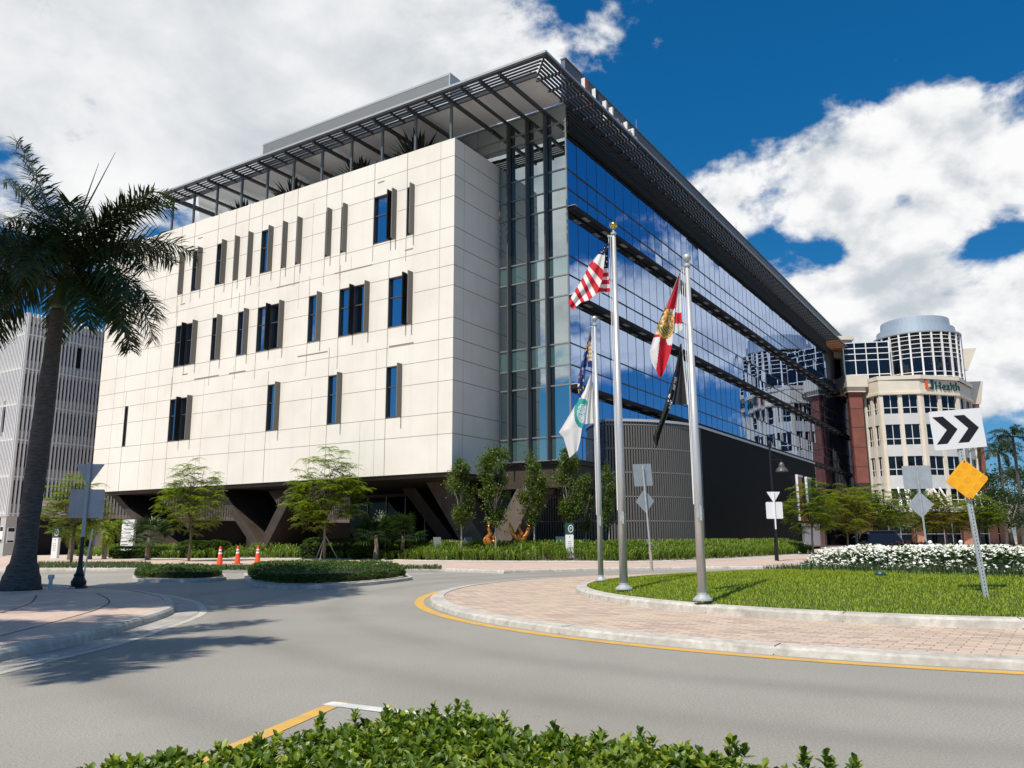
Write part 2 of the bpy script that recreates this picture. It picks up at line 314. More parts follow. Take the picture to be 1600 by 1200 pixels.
# ------------------------------------------------------------------ sun and sky
SUN_AZ=rad(33.5); SUN_EL=rad(58)
sd=bpy.data.lights.new('sun','SUN'); sd.energy=5.0; sd.angle=rad(.53); sd.color=(1,.925,.81)
so=bpy.data.objects.new('sun',sd); col.objects.link(so)
ld=V((math.sin(SUN_AZ)*math.cos(SUN_EL),math.cos(SUN_AZ)*math.cos(SUN_EL),-math.sin(SUN_EL)))
so.rotation_euler=ld.to_track_quat('-Z','Y').to_euler(); so.location=(-20,-40,60)
world=bpy.data.worlds.new('World'); scene.world=world; world.use_nodes=True
wt=world.node_tree; bg=wt.nodes['Background']; bg.inputs[1].default_value=.1
def WN(t,**k):
    n=wt.nodes.new(t)
    for a,b in k.items(): setattr(n,a,b)
    return n
def wm(op,a,b=None,c=None,clamp=False):
    n=WN('ShaderNodeMath',operation=op,use_clamp=clamp)
    for i,x in enumerate((a,b,c)):
        if x is None: continue
        if isinstance(x,(int,float)): n.inputs[i].default_value=x
        else: wt.links.new(x,n.inputs[i])
    return n.outputs[0]
sky=WN('ShaderNodeTexSky',sky_type='NISHITA'); sky.sun_disc=False; sky.sun_elevation=SUN_EL; sky.sun_rotation=SUN_AZ+PI
sky.air_density=1.0; sky.dust_density=.4; sky.ozone_density=2.5
tint=WN('ShaderNodeMixRGB',blend_type='MULTIPLY'); tint.inputs[0].default_value=1; wt.links.new(sky.outputs[0],tint.inputs[1])
tcw=WN('ShaderNodeTexCoord'); sep=WN('ShaderNodeSeparateXYZ'); wt.links.new(tcw.outputs['Generated'],sep.inputs[0])
AZ=wm('MULTIPLY',wm('ARCTAN2',sep.outputs[0],sep.outputs[1]),180/PI); EL=wm('MULTIPLY',wm('ARCSINE',sep.outputs[2]),180/PI)
tr_=WN('ShaderNodeValToRGB'); tr_.color_ramp.elements[0].position=0; tr_.color_ramp.elements[0].color=(.34,.52,.74,1); tr_.color_ramp.elements[1].position=.5; tr_.color_ramp.elements[1].color=(.06,.66,1.04,1)
elm=tr_.color_ramp.elements.new(.22); elm.color=(.13,.56,.86,1)
wt.links.new(sep.outputs[2],tr_.inputs[0]); wt.links.new(tr_.outputs[0],tint.inputs[2])
def blobsum(bl):
    tot=None
    for a0,e0,sa,se,w in bl:
        x=wm('MULTIPLY',wm('SUBTRACT',AZ,a0),1/sa); y=wm('MULTIPLY',wm('SUBTRACT',EL,e0),1/se)
        q=wm('ADD',wm('MULTIPLY',x,x),wm('MULTIPLY',y,y))
        g=wm('MULTIPLY',wm('EXPONENT',wm('MULTIPLY',q,-1)),w)
        tot=g if tot is None else wm('ADD',tot,g)
    return tot
CL=[(-26,31,23,12,1.9),(-4,37,8,8,1.1),(-22,20,7,4,.7),(-33,12,9,5,-1.3),(-24.5,18.2,1.6,1.5,-.8),
    (24.5,22.6,6.5,4.2,1.6),(28,26,3,2,.8),(16,29,5,4,-.9),(34,30,6,3,-.8),(34,21.8,7,3.6,1.3),(15.8,21.8,4.2,3.2,1.05),(28,17.5,7,3.2,.9),(21,14.8,8,3.6,1.25),(30,11.5,8,4,1.0),(25,9,12,4.5,1.25),(33,10.5,6,3,.6),
    (18.2,19.4,2.0,1.0,-.9),(22.2,18.4,2.2,1.2,-1.1),(26.8,21.2,1.4,1.6,-1.0),(31.8,17.3,3,.9,-1.0),(32.3,6.3,3,2.4,-.9),(12.5,27.5,3,2.2,-.7),
    (7,33.8,2.4,1.4,.65),(24,34,1.6,1,.5),(30.5,33,1.4,.9,.45),
    (52,15,6,5,1.3),(58.5,16.5,4.0,3.2,1.1),(43,12,5,4,1.1),(50,4,14,2.2,.8),(56,9,4,2,-.8),
    (-119,24,9,10,2.2),(-112,33,9,6,1.3),(-105,27,7,5,.8),(-98,12,6,4,.7),(-112,8,12,3,-.5),(150,35,40,14,.7),(90,40,18,12,.4)]
mp=WN('ShaderNodeMapping'); mp.inputs['Scale'].default_value=(1,1,1.5); wt.links.new(tcw.outputs['Generated'],mp.inputs[0])
def wnoise(sc,det,ro,loc=(0,0,0),dist=0):
    m2=WN('ShaderNodeMapping'); m2.inputs['Location'].default_value=loc; wt.links.new(mp.outputs[0],m2.inputs[0])
    n=WN('ShaderNodeTexNoise'); n.inputs['Scale'].default_value=sc; n.inputs['Detail'].default_value=det; n.inputs['Roughness'].default_value=ro; n.inputs['Distortion'].default_value=dist
    wt.links.new(m2.outputs[0],n.inputs['Vector']); return n.outputs['Fac']
NP=(9.5,11,.58,.15)
n1=wnoise(NP[0],NP[1],NP[2],(.3,1.7,.2),NP[3])
n1b=wnoise(NP[0],7,.5,(.3,1.7,.2+.035),NP[3])
n3=wnoise(3.2,3,.5,(4.3,.7,1.2),0)
BL=blobsum(CL)
dens=wm('ADD',wm('ADD',BL,wm('MULTIPLY',wm('SUBTRACT',n1,.5),4.2)),wm('MULTIPLY',wm('SUBTRACT',n3,.5),1.6))
mr=WN('ShaderNodeMapRange',interpolation_type='SMOOTHSTEP'); mr.inputs['From Min'].default_value=.36; mr.inputs['From Max'].default_value=1.1; wt.links.new(dens,mr.inputs[0])
# cloud tone: bright billows and soft grey hollows, greyer where the deck is thick
n2=wnoise(6,7,.55,(2.1,.4,.9),.3)
grey=blobsum([(-18,29,18,12,.30),(30,19,9,3,.14),(24,11,12,5,.18)])
soft=wm('SUBTRACT',1,wm('MINIMUM',.82,blobsum([(-26,30,24,14,1.3)])))
emb=wm('MULTIPLY',wm('SUBTRACT',n1b,n1),wm('MULTIPLY',soft,3.0))
tone=wm('ADD',wm('ADD',wm('MULTIPLY',wm('SUBTRACT',n2,.5),1.2),emb),wm('ADD',grey,.20))
mr2=WN('ShaderNodeMapRange',interpolation_type='SMOOTHSTEP'); wt.links.new(tone,mr2.inputs[0]); mr2.inputs['From Min'].default_value=.0; mr2.inputs['From Max'].default_value=1.0
cc=WN('ShaderNodeMixRGB'); cc.inputs[1].default_value=(9.1,9.1,9.1,1); cc.inputs[2].default_value=(5.1,5.6,6.1,1); wt.links.new(mr2.outputs[0],cc.inputs[0])
mxw=WN('ShaderNodeMixRGB'); wt.links.new(mr.outputs[0],mxw.inputs[0]); wt.links.new(tint.outputs[0],mxw.inputs[1]); wt.links.new(cc.outputs[0],mxw.inputs[2])
wt.links.new(mxw.outputs[0],bg.inputs[0])
scene.view_settings.view_transform='Standard'; scene.view_settings.look='None'; scene.view_settings.gamma=1; scene.view_settings.exposure=0.1
scene.render.engine='CYCLES'
scene.cycles.max_bounces=8; scene.cycles.transparent_max_bounces=4; scene.cycles.caustics_reflective=False; scene.cycles.caustics_refractive=False

# ------------------------------------------------------------------ ground, roads, pavements
RC=(10.21,20.58)
b=MB(); b.quad((-700,-300,-.03),(900,-300,-.03),(900,1300,-.03),(-700,1300,-.03)); b.obj('ground',M['ground'],kind='structure')
b=MB()
gx=[-90+6*i for i in range(31)]; gy=[-24+6*i for i in range(13)]
b.quad((-90,-24,0),(90,-24,0),(90,50,0),(-90,50,0)); b.obj('road',M['asphalt'],kind='structure')
def off(path,d):
    out=[]; n=len(path)
    for i in range(n):
        a=V(path[max(i-1,0)][:2]); c=V(path[min(i+1,n-1)][:2]); t=(c-a).normalized(); out.append(V(path[i][:2])+V((-t.y,t.x))*d)
    return out
def smooth(path,k=4):
    P=[V(p) for p in path]; out=[]
    for i in range(len(P)-1):
        p0=P[max(i-1,0)];p1=P[i];p2=P[i+1];p3=P[min(i+2,len(P)-1)]
        for j in range(k):
            t=j/k; out.append(.5*((2*p1)+(p2-p0)*t+(2*p0-5*p1+4*p2-p3)*t*t+(3*p1-p0-3*p2+p3)*t**3))
    out.append(P[-1]); return out
def strip(b,path,d0,d1,z0,z1=None,m=0):
    L=off(path,d0); Rr=off(path,d1); z1=z0 if z1 is None else z1
    for i in range(len(path)-1):
        b.quad((*L[i],z0),(*Rr[i],z1),(*Rr[i+1],z1),(*L[i+1],z0),m)
def kerb(path,w,h,name,d=0,mt='concrete'):
    """raised concrete edge with a rounded nose, joints every few metres"""
    b=MB(); prof=[(d,0),(d+.015,h*.7),(d+.05,h),(d+w,h+.004)]
    for i in range(3):
        strip(b,path,prof[i][0],prof[i+1][0],prof[i][1],prof[i+1][1])
    s=0;last=None
    for i in range(len(path)-1):
        s+=(V(path[i+1])-V(path[i])).length
        if s>3.2:
            s=0; t=(V(path[i+1])-V(path[i])).normalized(); n=V((-t.y,t.x)); p=V(path[i])
            a=p+n*(d-.004); c=p+n*(d+w)
            b.quad((*(a-t*.008),h*.0),(*(a+t*.008),0),(*(a+t*.008+n*.04),h+.003),(*(a-t*.008+n*.04),h+.003),1)
            b.quad((*(a-t*.008+n*.05),h+.006),(*(a+t*.008+n*.05),h+.006),(*(c+t*.008),h+.008),(*(c-t*.008),h+.008),1)
    return b.obj(name,[M[mt],M['crack']],kind='structure')
# corner pavement at the left (palm and sign stand on it)
LP=smooth([(-6.6,-12),(-6.45,3),(-6.2,10),(-6.1,11.7),(-6.25,13.6),(-6.6,16.2),(-7.3,18.1),(-8.3,20),(-10.5,22.7),(-14,25.3),(-20,28),(-40,35),(-80,46)])
b=MB(); b.prism([tuple(p) for p in off(LP,.2)]+[(-80,-12)],-.02,.13); b.obj('pavement',M['pink'],kind='structure')
kerb(LP,.2,.135,'kerb')
b=MB(); strip(b,LP,-.46,0.0,.006); b.obj('gutter',M['dirt_conc'],kind='structure')
b=MB(); strip(b,LP,-.62,-.47,.005); b.obj('gutter_edge',M['concrete'],kind='structure')
b=MB()
for pl in ([(57,930),(50,941),(25,951),(0,958)],[(151,927),(171,939),(153,952),(88,971),(0,994)],[(0,930),(60,925),(150,927)]):
    strip(b,smooth([gnd(x,y,.13).xy for x,y in pl]),-.018,.018,.134)
b.obj('pavement_joint',M['crack'],kind='structure')
# far pavement under and before the building
arc=[(RC[0]+17.2*math.cos(t),RC[1]+17.2*math.sin(t)) for t in [rad(128-4*i) for i in range(27)]]
FP=[(-90,37),(-40,37.6),(-22,38.6),(-12.3,39.7),(-6,39.4),(-2.5,36.5)]
FP=smooth(FP)[:-1]+arc
FP=[tuple(p) for p in FP]+[(34,24),(90,24)]
FPv=[V(p) for p in FP]
b=MB(); b.prism([tuple(p) for p in off(FPv,.2)]+[(95,24),(95,260),(-140,260),(-140,37)],-.02,.12); b.obj('far_pavement',M['pink'],kind='structure')
kerb(FPv,.2,.125,'far_kerb')
# concrete walk and pink band behind it
BF=[(-46,72),(-31.6,63.9),(-24.3,57.4),(-17.5,56.5),(-10.2,53.5),(-3.8,48.6),(3.5,46.3),(7,45.8),(11.2,48.7),(17.4,56.6),(30,74)]
BFs=smooth([V(p) for p in BF])
kerb(BFs,.15,.16,'bed_kerb')
b=MB(); strip(b,BFs,-1.4,0,.126); b.obj('walkway',M['concrete'],kind='structure')
# roundabout: yellow line, outer kerb, block paving apron, inner kerb, lawn
def ann(b,r0,r1,z,n=160,m=0):
    for i in range(n):
        t=2*PI*i/n;u=2*PI*(i+1)/n
        b.quad((RC[0]+r0*math.cos(t),RC[1]+r0*math.sin(t),z),(RC[0]+r1*math.cos(t),RC[1]+r1*math.sin(t),z),(RC[0]+r1*math.cos(u),RC[1]+r1*math.sin(u),z),(RC[0]+r0*math.cos(u),RC[1]+r0*math.sin(u),z),m)
b=MB(); ann(b,12.33,12.54,.005); 
t0=gnd(520,1097); t1=gnd(405,1145); t2=gnd(585,1105); t3=t1+(t1-t0)*1.5
strip(b,[t0.xy,t1.xy,t3.xy],-.0,.15,.005)
strip(b,[V((-30,37.0)),V((-20,36.9)),V((-13.5,36.2))],0,.12,.005)
b.obj('road_marking',M['yellow'],kind='structure')
b=MB(); strip(b,[t0.xy,t2.xy,(t2+(t2-t0)*2).xy],0.0,-.15,.0055); b.obj('road_line',M['white_paint'],kind='structure')
def ringkerb(name,r0,r1,h,zb):
    b=MB(); b.ringp(RC,[(r0+.02,zb),(r0,zb+h*.75),(r0-.05,zb+h),(r1,zb+h+.01),(r1,zb)],n=200)
    k=22
    for i in range(k):
        t=2*PI*(i+.37)/k; w=.008/r0
        for (ra,za,rb,zb2) in ((r0+.024,zb+.001,r0-.045,zb+h+.004),(r0-.05,zb+h+.006,r1,zb+h+.014)):
            P4=[(RC[0]+ra*math.cos(t-w),RC[1]+ra*math.sin(t-w),za),(RC[0]+ra*math.cos(t+w),RC[1]+ra*math.sin(t+w),za),(RC[0]+rb*math.cos(t+w),RC[1]+rb*math.sin(t+w),zb2),(RC[0]+rb*math.cos(t-w),RC[1]+rb*math.sin(t-w),zb2)]
            b.quad(*P4,1)
    b.obj(name,[M['concrete'],M['crack']],kind='structure')
ringkerb('roundabout_kerb',12.18,11.87,.10,0)
b=MB(); ann(b,8.6,11.88,.095); b.obj('paved_apron',M['paver'],kind='structure')
ringkerb('lawn_kerb',8.63,8.36,.14,.095)
def mound(x,y):
    r=math.hypot(x-RC[0],y-RC[1])/8.36
    return .225+.36*max(0,1-r*r)
b=MB(); nr=14;na=72
for i in range(nr):
    for j in range(na):
        P4=[]
        for (ii,jj) in ((i,j),(i+1,j),(i+1,j+1),(i,j+1)):
            r=8.37*ii/nr;t=2*PI*jj/na; x=RC[0]+r*math.cos(t);y=RC[1]+r*math.sin(t); P4.append((x,y,mound(x,y)))
        b.quad(*P4)
b.obj('lawn_soil',M['grassbase'],kind='structure',smooth=True)

# ------------------------------------------------------------------ leaf helpers
def rv(): 
    while True:
        v=V((rnd.uniform(-1,1),rnd.uniform(-1,1),rnd.uniform(-1,1)))
        if .05<v.length<1: return v.normalized()
def leaf(b,p,d,n,l,w,m=0,fold=.25):
    """pointed leaf: two triangles pairs folded along the midrib"""
    d=d.normalized(); s=d.cross(n)
    if s.length<1e-3: s=d.cross(V((.3,.8,.5)))
    s.normalize(); u=s.cross(d)
    a=p; t=p+d*l; c=p+d*l*.5-u*w*fold*.0
    e=p+d*l*.45+s*w/2+u*w*fold; f=p+d*l*.45-s*w/2+u*w*fold
    b.add([a,e,t,f],[(0,1,2),(0,2,3)],m)
def blade(b,p,lean,h,w,m=0):
    s=V((-lean.y,lean.x,0)); s=s.normalized()*w/2 if s.length>1e-4 else V((w/2,0,0))
    mid=p+V((lean.x*.35,lean.y*.35,h*.65)); t=p+V((lean.x,lean.y,h))
    b.add([p-s,p+s,mid+s*.8,mid-s*.8,t],[(0,1,2,3),(3,2,4)],m)
def inpoly(x,y,poly):
    c=False;n=len(poly);j=n-1
    for i in range(n):
        xi,yi=poly[i][:2];xj,yj=poly[j][:2]
        if (yi>y)!=(yj>y) and x<(xj-xi)*(y-yi)/(yj-yi)+xi: c=not c
        j=i
    return c
def edged(x,y,poly):
    p=V((x,y)); best=1e9
    for i in range(len(poly)):
        a=V(poly[i][:2]);c=V(poly[(i+1)%len(poly)][:2]); t=max(0,min(1,(p-a).dot(c-a)/max(1e-9,(c-a).length_squared))); best=min(best,(p-a-(c-a)*t).length)
    return best
# lawn
bedpoly=[(8.7,25.4),(9.0,22.6),(10.1,20.2),(11.8,18.7),(14.6,18.3),(17.2,20.5),(16.6,24.6),(14,26.9),(10.6,27.2)]
borpoly=[(7.6,25.9),(7.9,22.2),(9.2,19.3),(11.4,17.5),(14.8,17.1),(18,19.3),(17.4,24.5),(14,27.6),(10,27.9)]
b=MB(); cnt=0
while cnt<95000:
    r=8.34*math.sqrt(rnd.random()); t=rnd.uniform(0,2*PI); x=RC[0]+r*math.cos(t); y=RC[1]+r*math.sin(t)
    if inpoly(x,y,bedpoly) or (y>24.5 and rnd.random()<.6): continue
    if inpoly(x,y,borpoly) and rnd.random()<.8: continue
    cl=noise.noise(V((x*1.3,y*1.3,0)))
    h=rnd.uniform(.03,.06)*(1+.25*cl); a=rnd.uniform(0,2*PI); ln=rnd.uniform(.01,.045)
    z=mound(x,y)-.005
    s=rnd.uniform(.007,.012); tx=V((x+ln*math.cos(a),y+ln*math.sin(a),z+h)); sx=V((-math.sin(a),math.cos(a),0))*s
    b.tri((x-sx.x,y-sx.y,z),(x+sx.x,y+sx.y,z),tx); cnt+=1
b.obj('lawn_grass',M['grass'],kind='stuff')
# dark border grass round the flowers
b=MB()
for i in range(12000):
    x=rnd.uniform(7.4,18);y=rnd.uniform(17,28)
    if not inpoly(x,y,borpoly) or edged(x,y,bedpoly)>1.6 : continue
    if inpoly(x,y,bedpoly) and edged(x,y,bedpoly)>.35: continue
    a=rnd.uniform(0,2*PI);l=rnd.uniform(.05,.16)
    blade(b,V((x,y,mound(x,y))),V((l*math.cos(a),l*math.sin(a),0)),rnd.uniform(.1,.22),.016)
b.obj('border_grass',M['mondo'],kind='stuff',label='dark fine border grass ringing the white flower bed')
# white flowers
b=MB(); fl=MB()
def bedz(x,y): 
    e=edged(x,y,bedpoly); return mound(x,y)+.58*min(1,(e+.10)/.8)**.6+.07*noise.noise(V((x*1.1,y*1.1,3)))
for i in range(20000):
    x=rnd.uniform(8.5,17.3);y=rnd.uniform(18.2,27.3)
    if not inpoly(x,y,bedpoly): continue
    z=bedz(x,y)
    zz=mound(x,y)+(z-mound(x,y))*rnd.uniform(.3,1)
    leaf(fl,V((x,y,zz)),V((rnd.uniform(-1,1),rnd.uniform(-1,1),rnd.uniform(0,.9))),rv(),rnd.uniform(.06,.11),.05)
pur=[(12.4,26.0,.9),(15.2,25.6,.8),(13.9,26.4,.7)]
for i in range(17000):
    x=rnd.uniform(8.5,17.3);y=rnd.uniform(18.2,27.3)
    if not inpoly(x,y,bedpoly): continue
    if noise.noise(V((x*2.3,y*2.3,7)))<-.28 and rnd.random()<.75: continue
    if any((x-px)**2+(y-py)**2<pr*pr for px,py,pr in pur): continue
    z=bedz(x,y)+rnd.uniform(-.07,.05); e=edged(x,y,bedpoly)
    if e<.3: z=mound(x,y)+(z-mound(x,y))*rnd.uniform(.35,1.05)
    up=(V((rnd.uniform(-.6,.6),rnd.uniform(-1.0,.35),1))).normalized(); q=up.to_track_quat('Z','Y'); R_=rnd.uniform(.034,.055); a0=rnd.uniform(0,PI)
    vs=[V((x,y,z-.008))]
    for k in range(10):
        rr=R_*(1 if k%2==0 else .55); vs.append(V((x,y,z))+q@V((rr*math.cos(a0+k*PI/5),rr*math.sin(a0+k*PI/5),0)))
    b.add(vs,[(0,1+k,1+(k+1)%10) for k in range(10)])
fb=MB()
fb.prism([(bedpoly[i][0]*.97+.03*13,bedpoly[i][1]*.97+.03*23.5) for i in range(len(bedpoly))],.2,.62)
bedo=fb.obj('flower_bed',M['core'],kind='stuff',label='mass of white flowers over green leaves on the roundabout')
fl.obj('bed_foliage',M['darkleaf'],bedo); b.obj('white_blossom',M['petal'],bedo)
for i,(px,py,pr) in enumerate(pur):
    q=MB()
    for k in range(800):
        a=rnd.uniform(0,2*PI);r=pr*math.sqrt(rnd.random())*.6; x=px+r*math.cos(a);y=py+r*math.sin(a)
        leaf(q,V((x,y,bedz(px,py)-.15+rnd.random()*.33)),V((rnd.uniform(-1,1),rnd.uniform(-1,1),rnd.uniform(0,1))),rv(),rnd.uniform(.14,.22),.09)
    o=q.obj('purple_plant',M['purple'],label=('dark purple leafy plant behind the left of the white flowers','dark purple leafy plant behind the white flowers nearest the two-panel sign','dark purple plant behind the middle of the white flowers')[i],cat='plant',group='purple plants in the flower bed')
# ------------------------------------------------------------------ the medical building (local x = -a, y = b)
CB=V((-3.7136,50.0,0)); TH=rad(-32.5)
AX=V((-math.cos(TH),-math.sin(TH),0)); BX=V((-math.sin(TH),math.cos(TH),0))
def W(a,b,z=0): return CB+AX*a+BX*b+V((0,0,z))
bld=thing('medical_building','large medical building with cream panel block, blue glass side and slatted roof canopy','building',CB,TH)
ZB,ZT=5.44,27.55; LA=38.95; B1=5.35; GA=-5.45; ZG=6.34; ZC=30.8
F=lambda a,b,z:(-a,b,z)
wins=[]  # kind, aR, aL, z0, z1, mid
for t,r,l,mid in [('f',28.09,28.7,0),('w',25.78,26.96,0),('w',22.75,23.92,0),('f',21.18,21.75,0),('f',19.6,20.17,0),('w',17.3,18.6,0),('f',15.72,16.27,0),('f',14.15,14.73,0),('f',11.1,11.67,0),('f',9.55,10.13,0),('ww',4.96,7.0,5.4),('f',3.39,4.02,0)]: wins.append((t,r,l,21.5,25.0,mid))
for t,r,l,mid in [('ww',25.78,28.55,27.2),('w',22.75,23.89,0),('w',19.6,20.81,0),('ww',15.69,18.55,17.15),('w',11.8,13.08,0),('ww',7.23,10.03,8.66),('ww',3.4,5.47,3.9)]: wins.append((t,r,l,15.3,18.8,mid))
for t,r,l,mid in [('s',34.36,34.83,0),('ww',25.8,28.61,27.2),('w',15.7,17.0,0),('w',9.52,10.82,0),('w',4.16,5.48,0)]: wins.append((t,r,l,9.18,12.64,mid))
# cladding with real openings
cl=MB()
al=sorted({0,LA}|{w[1] for w in wins}|{w[2] for w in wins}); zl=sorted({ZB,ZT}|{w[3] for w in wins}|{w[4] for w in wins})
for i in range(len(al)-1):
    for j in range(len(zl)-1):
        am=(al[i]+al[i+1])/2; zm=(zl[j]+zl[j+1])/2
        if any(w[1]<am<w[2] and w[3]<zm<w[4] for w in wins): continue
        cl.quad(F(al[i+1],0,zl[j]),F(al[i],0,zl[j]),F(al[i],0,zl[j+1]),F(al[i+1],0,zl[j+1]))
for t,r,l,z0,z1,mid in wins:
    D=.3
    cl.quad(F(l,0,z0),F(l,0,z1),F(l,D,z1),F(l,D,z0)); cl.quad(F(r,0,z1),F(r,0,z0),F(r,D,z0),F(r,D,z1))
    cl.quad(F(l,0,z1),F(r,0,z1),F(r,D,z1),F(l,D,z1)); cl.quad(F(r,0,z0),F(l,0,z0),F(l,D,z0),F(r,D,z0))
    cl.quad(F(l,D,z0),F(r,D,z0),F(r,D,z1),F(l,D,z1),1)
cl.quad(F(0,0,ZB),F(0,B1,ZB),F(0,B1,ZT),F(0,0,ZT)); cl.quad(F(LA,15,ZB),F(LA,0,ZB),F(LA,0,ZT),F(LA,15,ZT)); cl.quad(F(20,15,ZB),F(LA,15,ZB),F(LA,15,ZT),F(20,15,ZT))
cl.lb(.01,LA-.01,.01,.45,ZT-.9,ZT); cl.lb(LA-.45,LA-.01,.45,15,ZT-.9,ZT); cl.lb(.01,.45,.45,B1-.01,ZT-.9,ZT)
cl.quad(F(LA,.4,26.6),F(.4,.4,26.6),F(.4,15,26.6),F(LA,15,26.6))
cl.obj('cladding',[M['cream'],M['black']],bld)
# panel joints: thin dark beige strips, stepped the way the panels are laid
jt=MB(); e=.004
HZ=[26.29,24.93,23.46,21.36,20.05,18.75,17.39,15.25,13.92,12.62,11.19,9.16,7.82]
for z in HZ:
    segs=[(0,LA)]
    for t,r,l,z0,z1,mid in wins:
        if z0-.02<z<z1+.02:
            ns=[]
            for s0,s1 in segs:
                if l<=s0 or r>=s1: ns.append((s0,s1)); continue
                if r-.12>s0: ns.append((s0,r-.12))
                if l+.05<s1: ns.append((l+.05,s1))
            segs=ns
    for s0,s1 in segs: jt.lb(s0,s1,-e,.0,z-.016,z+.016)
    jt.box(0,e,0,B1,z-.022,z+.022)
def vj(a,z0,z1,w=.022): jt.lb(a-w,a+w,-e-.002,0,z0,z1)
for t,r,l,z0,z1,mid in wins[:12]:
    vj(l,z1,ZT); vj(l,z0-(2.1 if t=='f' else 1.5)*(.6+.5*rnd.random()),z0)
for t,r,l,z0,z1,mid in wins[12:19]:
    vj(l,z1,z1+1.25+.7*rnd.random()); vj(l,z0-1.4-1.2*rnd.random(),z0)
for t,r,l,z0,z1,mid in wins[19:]:
    vj(l,z1,z1+.9+1.2*rnd.random()); vj(l,ZB,z0)
for a in (32.2,36.6,30.4): vj(a,ZB,ZT,.008)
for a in (1.15,): vj(a,ZB,ZT,.010)
for a,z0,z1 in [(24.4,ZB,13.9),(21.0,ZB,14.5),(19.2,ZB,9.1),(12.4,ZB,12),(6.4,ZB,14),(7.7,ZB,9.1),(14.2,18,24),(13,20.5,26),(9.0,20,21),(35.2,12,22)]: vj(a,z0,z1,.008)
for a0,a1,z in [(22.7,25.7,14.0),(19.6,21.5,14.0),(3.2,5.3,14.0),(14.2,16.6,20.05),(7.0,10.6,20.05),(11.0,14.0,14.4),(26.6,27.3,14.55),(27.6,28.2,20.6),(25.9,26.5,26.0),(6.1,6.7,26.0),(3.4,4.1,20.5)]: jt.lb(a0,a1,-e-.004,0,z-.045,z+.045)
jt.box(0,e,1.1,1.115,ZB,ZT)
jt.obj('panel_joint',M['joint'],bld)
for t,r,l,z0,z1,mid in wins:
    fr=MB(); fw=.07
    fr.lb(l-fw,l-.002,-.03,.25,z0+.003,z1-.003); fr.lb(r+.002,r+fw,-.02,.25,z0+.003,z1-.003); fr.lb(r+fw,l-fw,-.015,.25,z0+.004,z0+fw); fr.lb(r+fw,l-fw,-.015,.25,z1-fw,z1-.004)
    fr.lb(r+fw,l-fw,.1,.22,z0+2.05,z0+2.12)
    if mid: fr.lb(mid-.05,mid+.05,-.03,.25,z0+fw,z1-fw)
    wo=fr.obj('window',M['bronze'],bld)
    p=MB(); xs=[l-fw,mid,r+fw] if mid else [l-fw,r+fw]
    for k in range(len(xs)-1):
        for za,zb in ((z0+fw,z0+2.05),(z0+2.12,z1-fw)):
            t1=rnd.uniform(-.004,.004);t2=rnd.uniform(-.004,.004)
            p.quad(F(xs[k],.18+t1,za),F(xs[k+1],.18-t1,za),F(xs[k+1],.18-t1+t2,zb),F(xs[k],.18+t1+t2,zb))
    p.obj('pane',M['glass_win'],wo)
    if t!='s':
        f=MB(); f.lb(r-.045,r+.045,-.46,.0,z0-.03,z1+.05); f.obj('fin',M['fin'],wo)
        if mid: f=MB(); f.lb(mid-.04,mid+.04,-.45,-.031,z0-.03,z1+.05); f.obj('fin',M['fin_dark'],wo)
# dark brown underside of the cream block, upper slab edge
u=MB(); u.lb(.15,LA-.15,.15,15,ZB-.25,ZB-.004); u.lb(GA+.1,.145,B1+.1,100,ZG-.25,ZG-.004); u.lb(GA+.3,0.05,B1+.25,9.5,4.6,ZG-.26); u.obj('underside',M['brown'],bld)
rf=MB(); rf.lb(GA+.05,20,B1+.3,100,30.86,30.98); rf.obj('roof',M['roofgrey'],bld)
# soffit beyond the slats
sf=MB(); pl=[F(-3.9,.96,31.0),F(29.0,1.48,31.0),F(33.8,5.2,31.0),F(-5.3,5.3,31.0),F(-5.3,.96,31.0)]
sf.add(pl+[(x,y,z+.12) for x,y,z in pl],[(0,1,2,3,4),(9,8,7,6,5),(0,5,6,1),(1,6,7,2),(2,7,8,3),(3,8,9,4),(4,9,5,0)]); sf.obj('soffit',M['soffit'],bld)
# canopy
cp=MB()
KA,KB=-7.5,-.85; EA=30.75
cp.lb(KA,EA,KB,KB+.12,ZC-.22,ZC); cp.lb(KA,KA+.12,KB+.12,99.4,ZC-.22,ZC)
cp.lb(KA-.02,EA+.02,KB-.03,KB-.001,ZC-.10,ZC+.05,1); cp.lb(KA-.03,KA-.001,KB-.03,99.4,ZC-.10,ZC+.05,1)
cp.lb(EA-.14,EA,KB+.12,5.2,ZC-.42,ZC-.02); cp.lb(-5.9,EA-.14,.86,.98,ZC-.28,ZC-.06)
for i in range(5):
    b0=KB+.30+i*.30; aa=KA+.35+i*.30
    cp.bar(F(aa,b0,ZC-.13),F(EA-.14,b0,ZC-.13),.15,.06)
for i in range(7):
    a0=KA+.26+i*.26; bb=KB+.35+i*.30
    cp.bar(F(a0,bb,ZC-.13),F(a0,99.3,ZC-.13),.15,.06)
cp.bar(F(KA,KB,ZC-.14),F(-5.9,.95,ZC-.14),.10,.12)
cp.obj('canopy_slats',[M['dark_metal'],M['fascia']],bld)
PA=[30.7,27.75,24.73,21.65,18.62,15.65,12.6,9.6,6.63,3.6,.53]
rb=MB()
for a in PA[1:]+[-2.5,-4.0]:
    rb.lb(a-.09,a+.09,KB+.12,B1-.02 if a<.6 else 5.2,ZC-.46,ZC-.225)
for i in range(len(PA)-1):
    a=(PA[i]+PA[i+1])/2; rb.lb(a-.05,a+.05,KB+.12,.98,ZC-.30,ZC-.165)
rb.lb(-1.05,-.93,KB+.12,B1-.02,ZC-.44,ZC-.225)
k=0
bb=1.4
while bb<99: rb.lb(KA+.12,GA-.05,bb-.05,bb+.05,ZC-.32,ZC-.165); bb+=1.52
rb.obj('canopy_rafter',M['dark_metal'],bld)
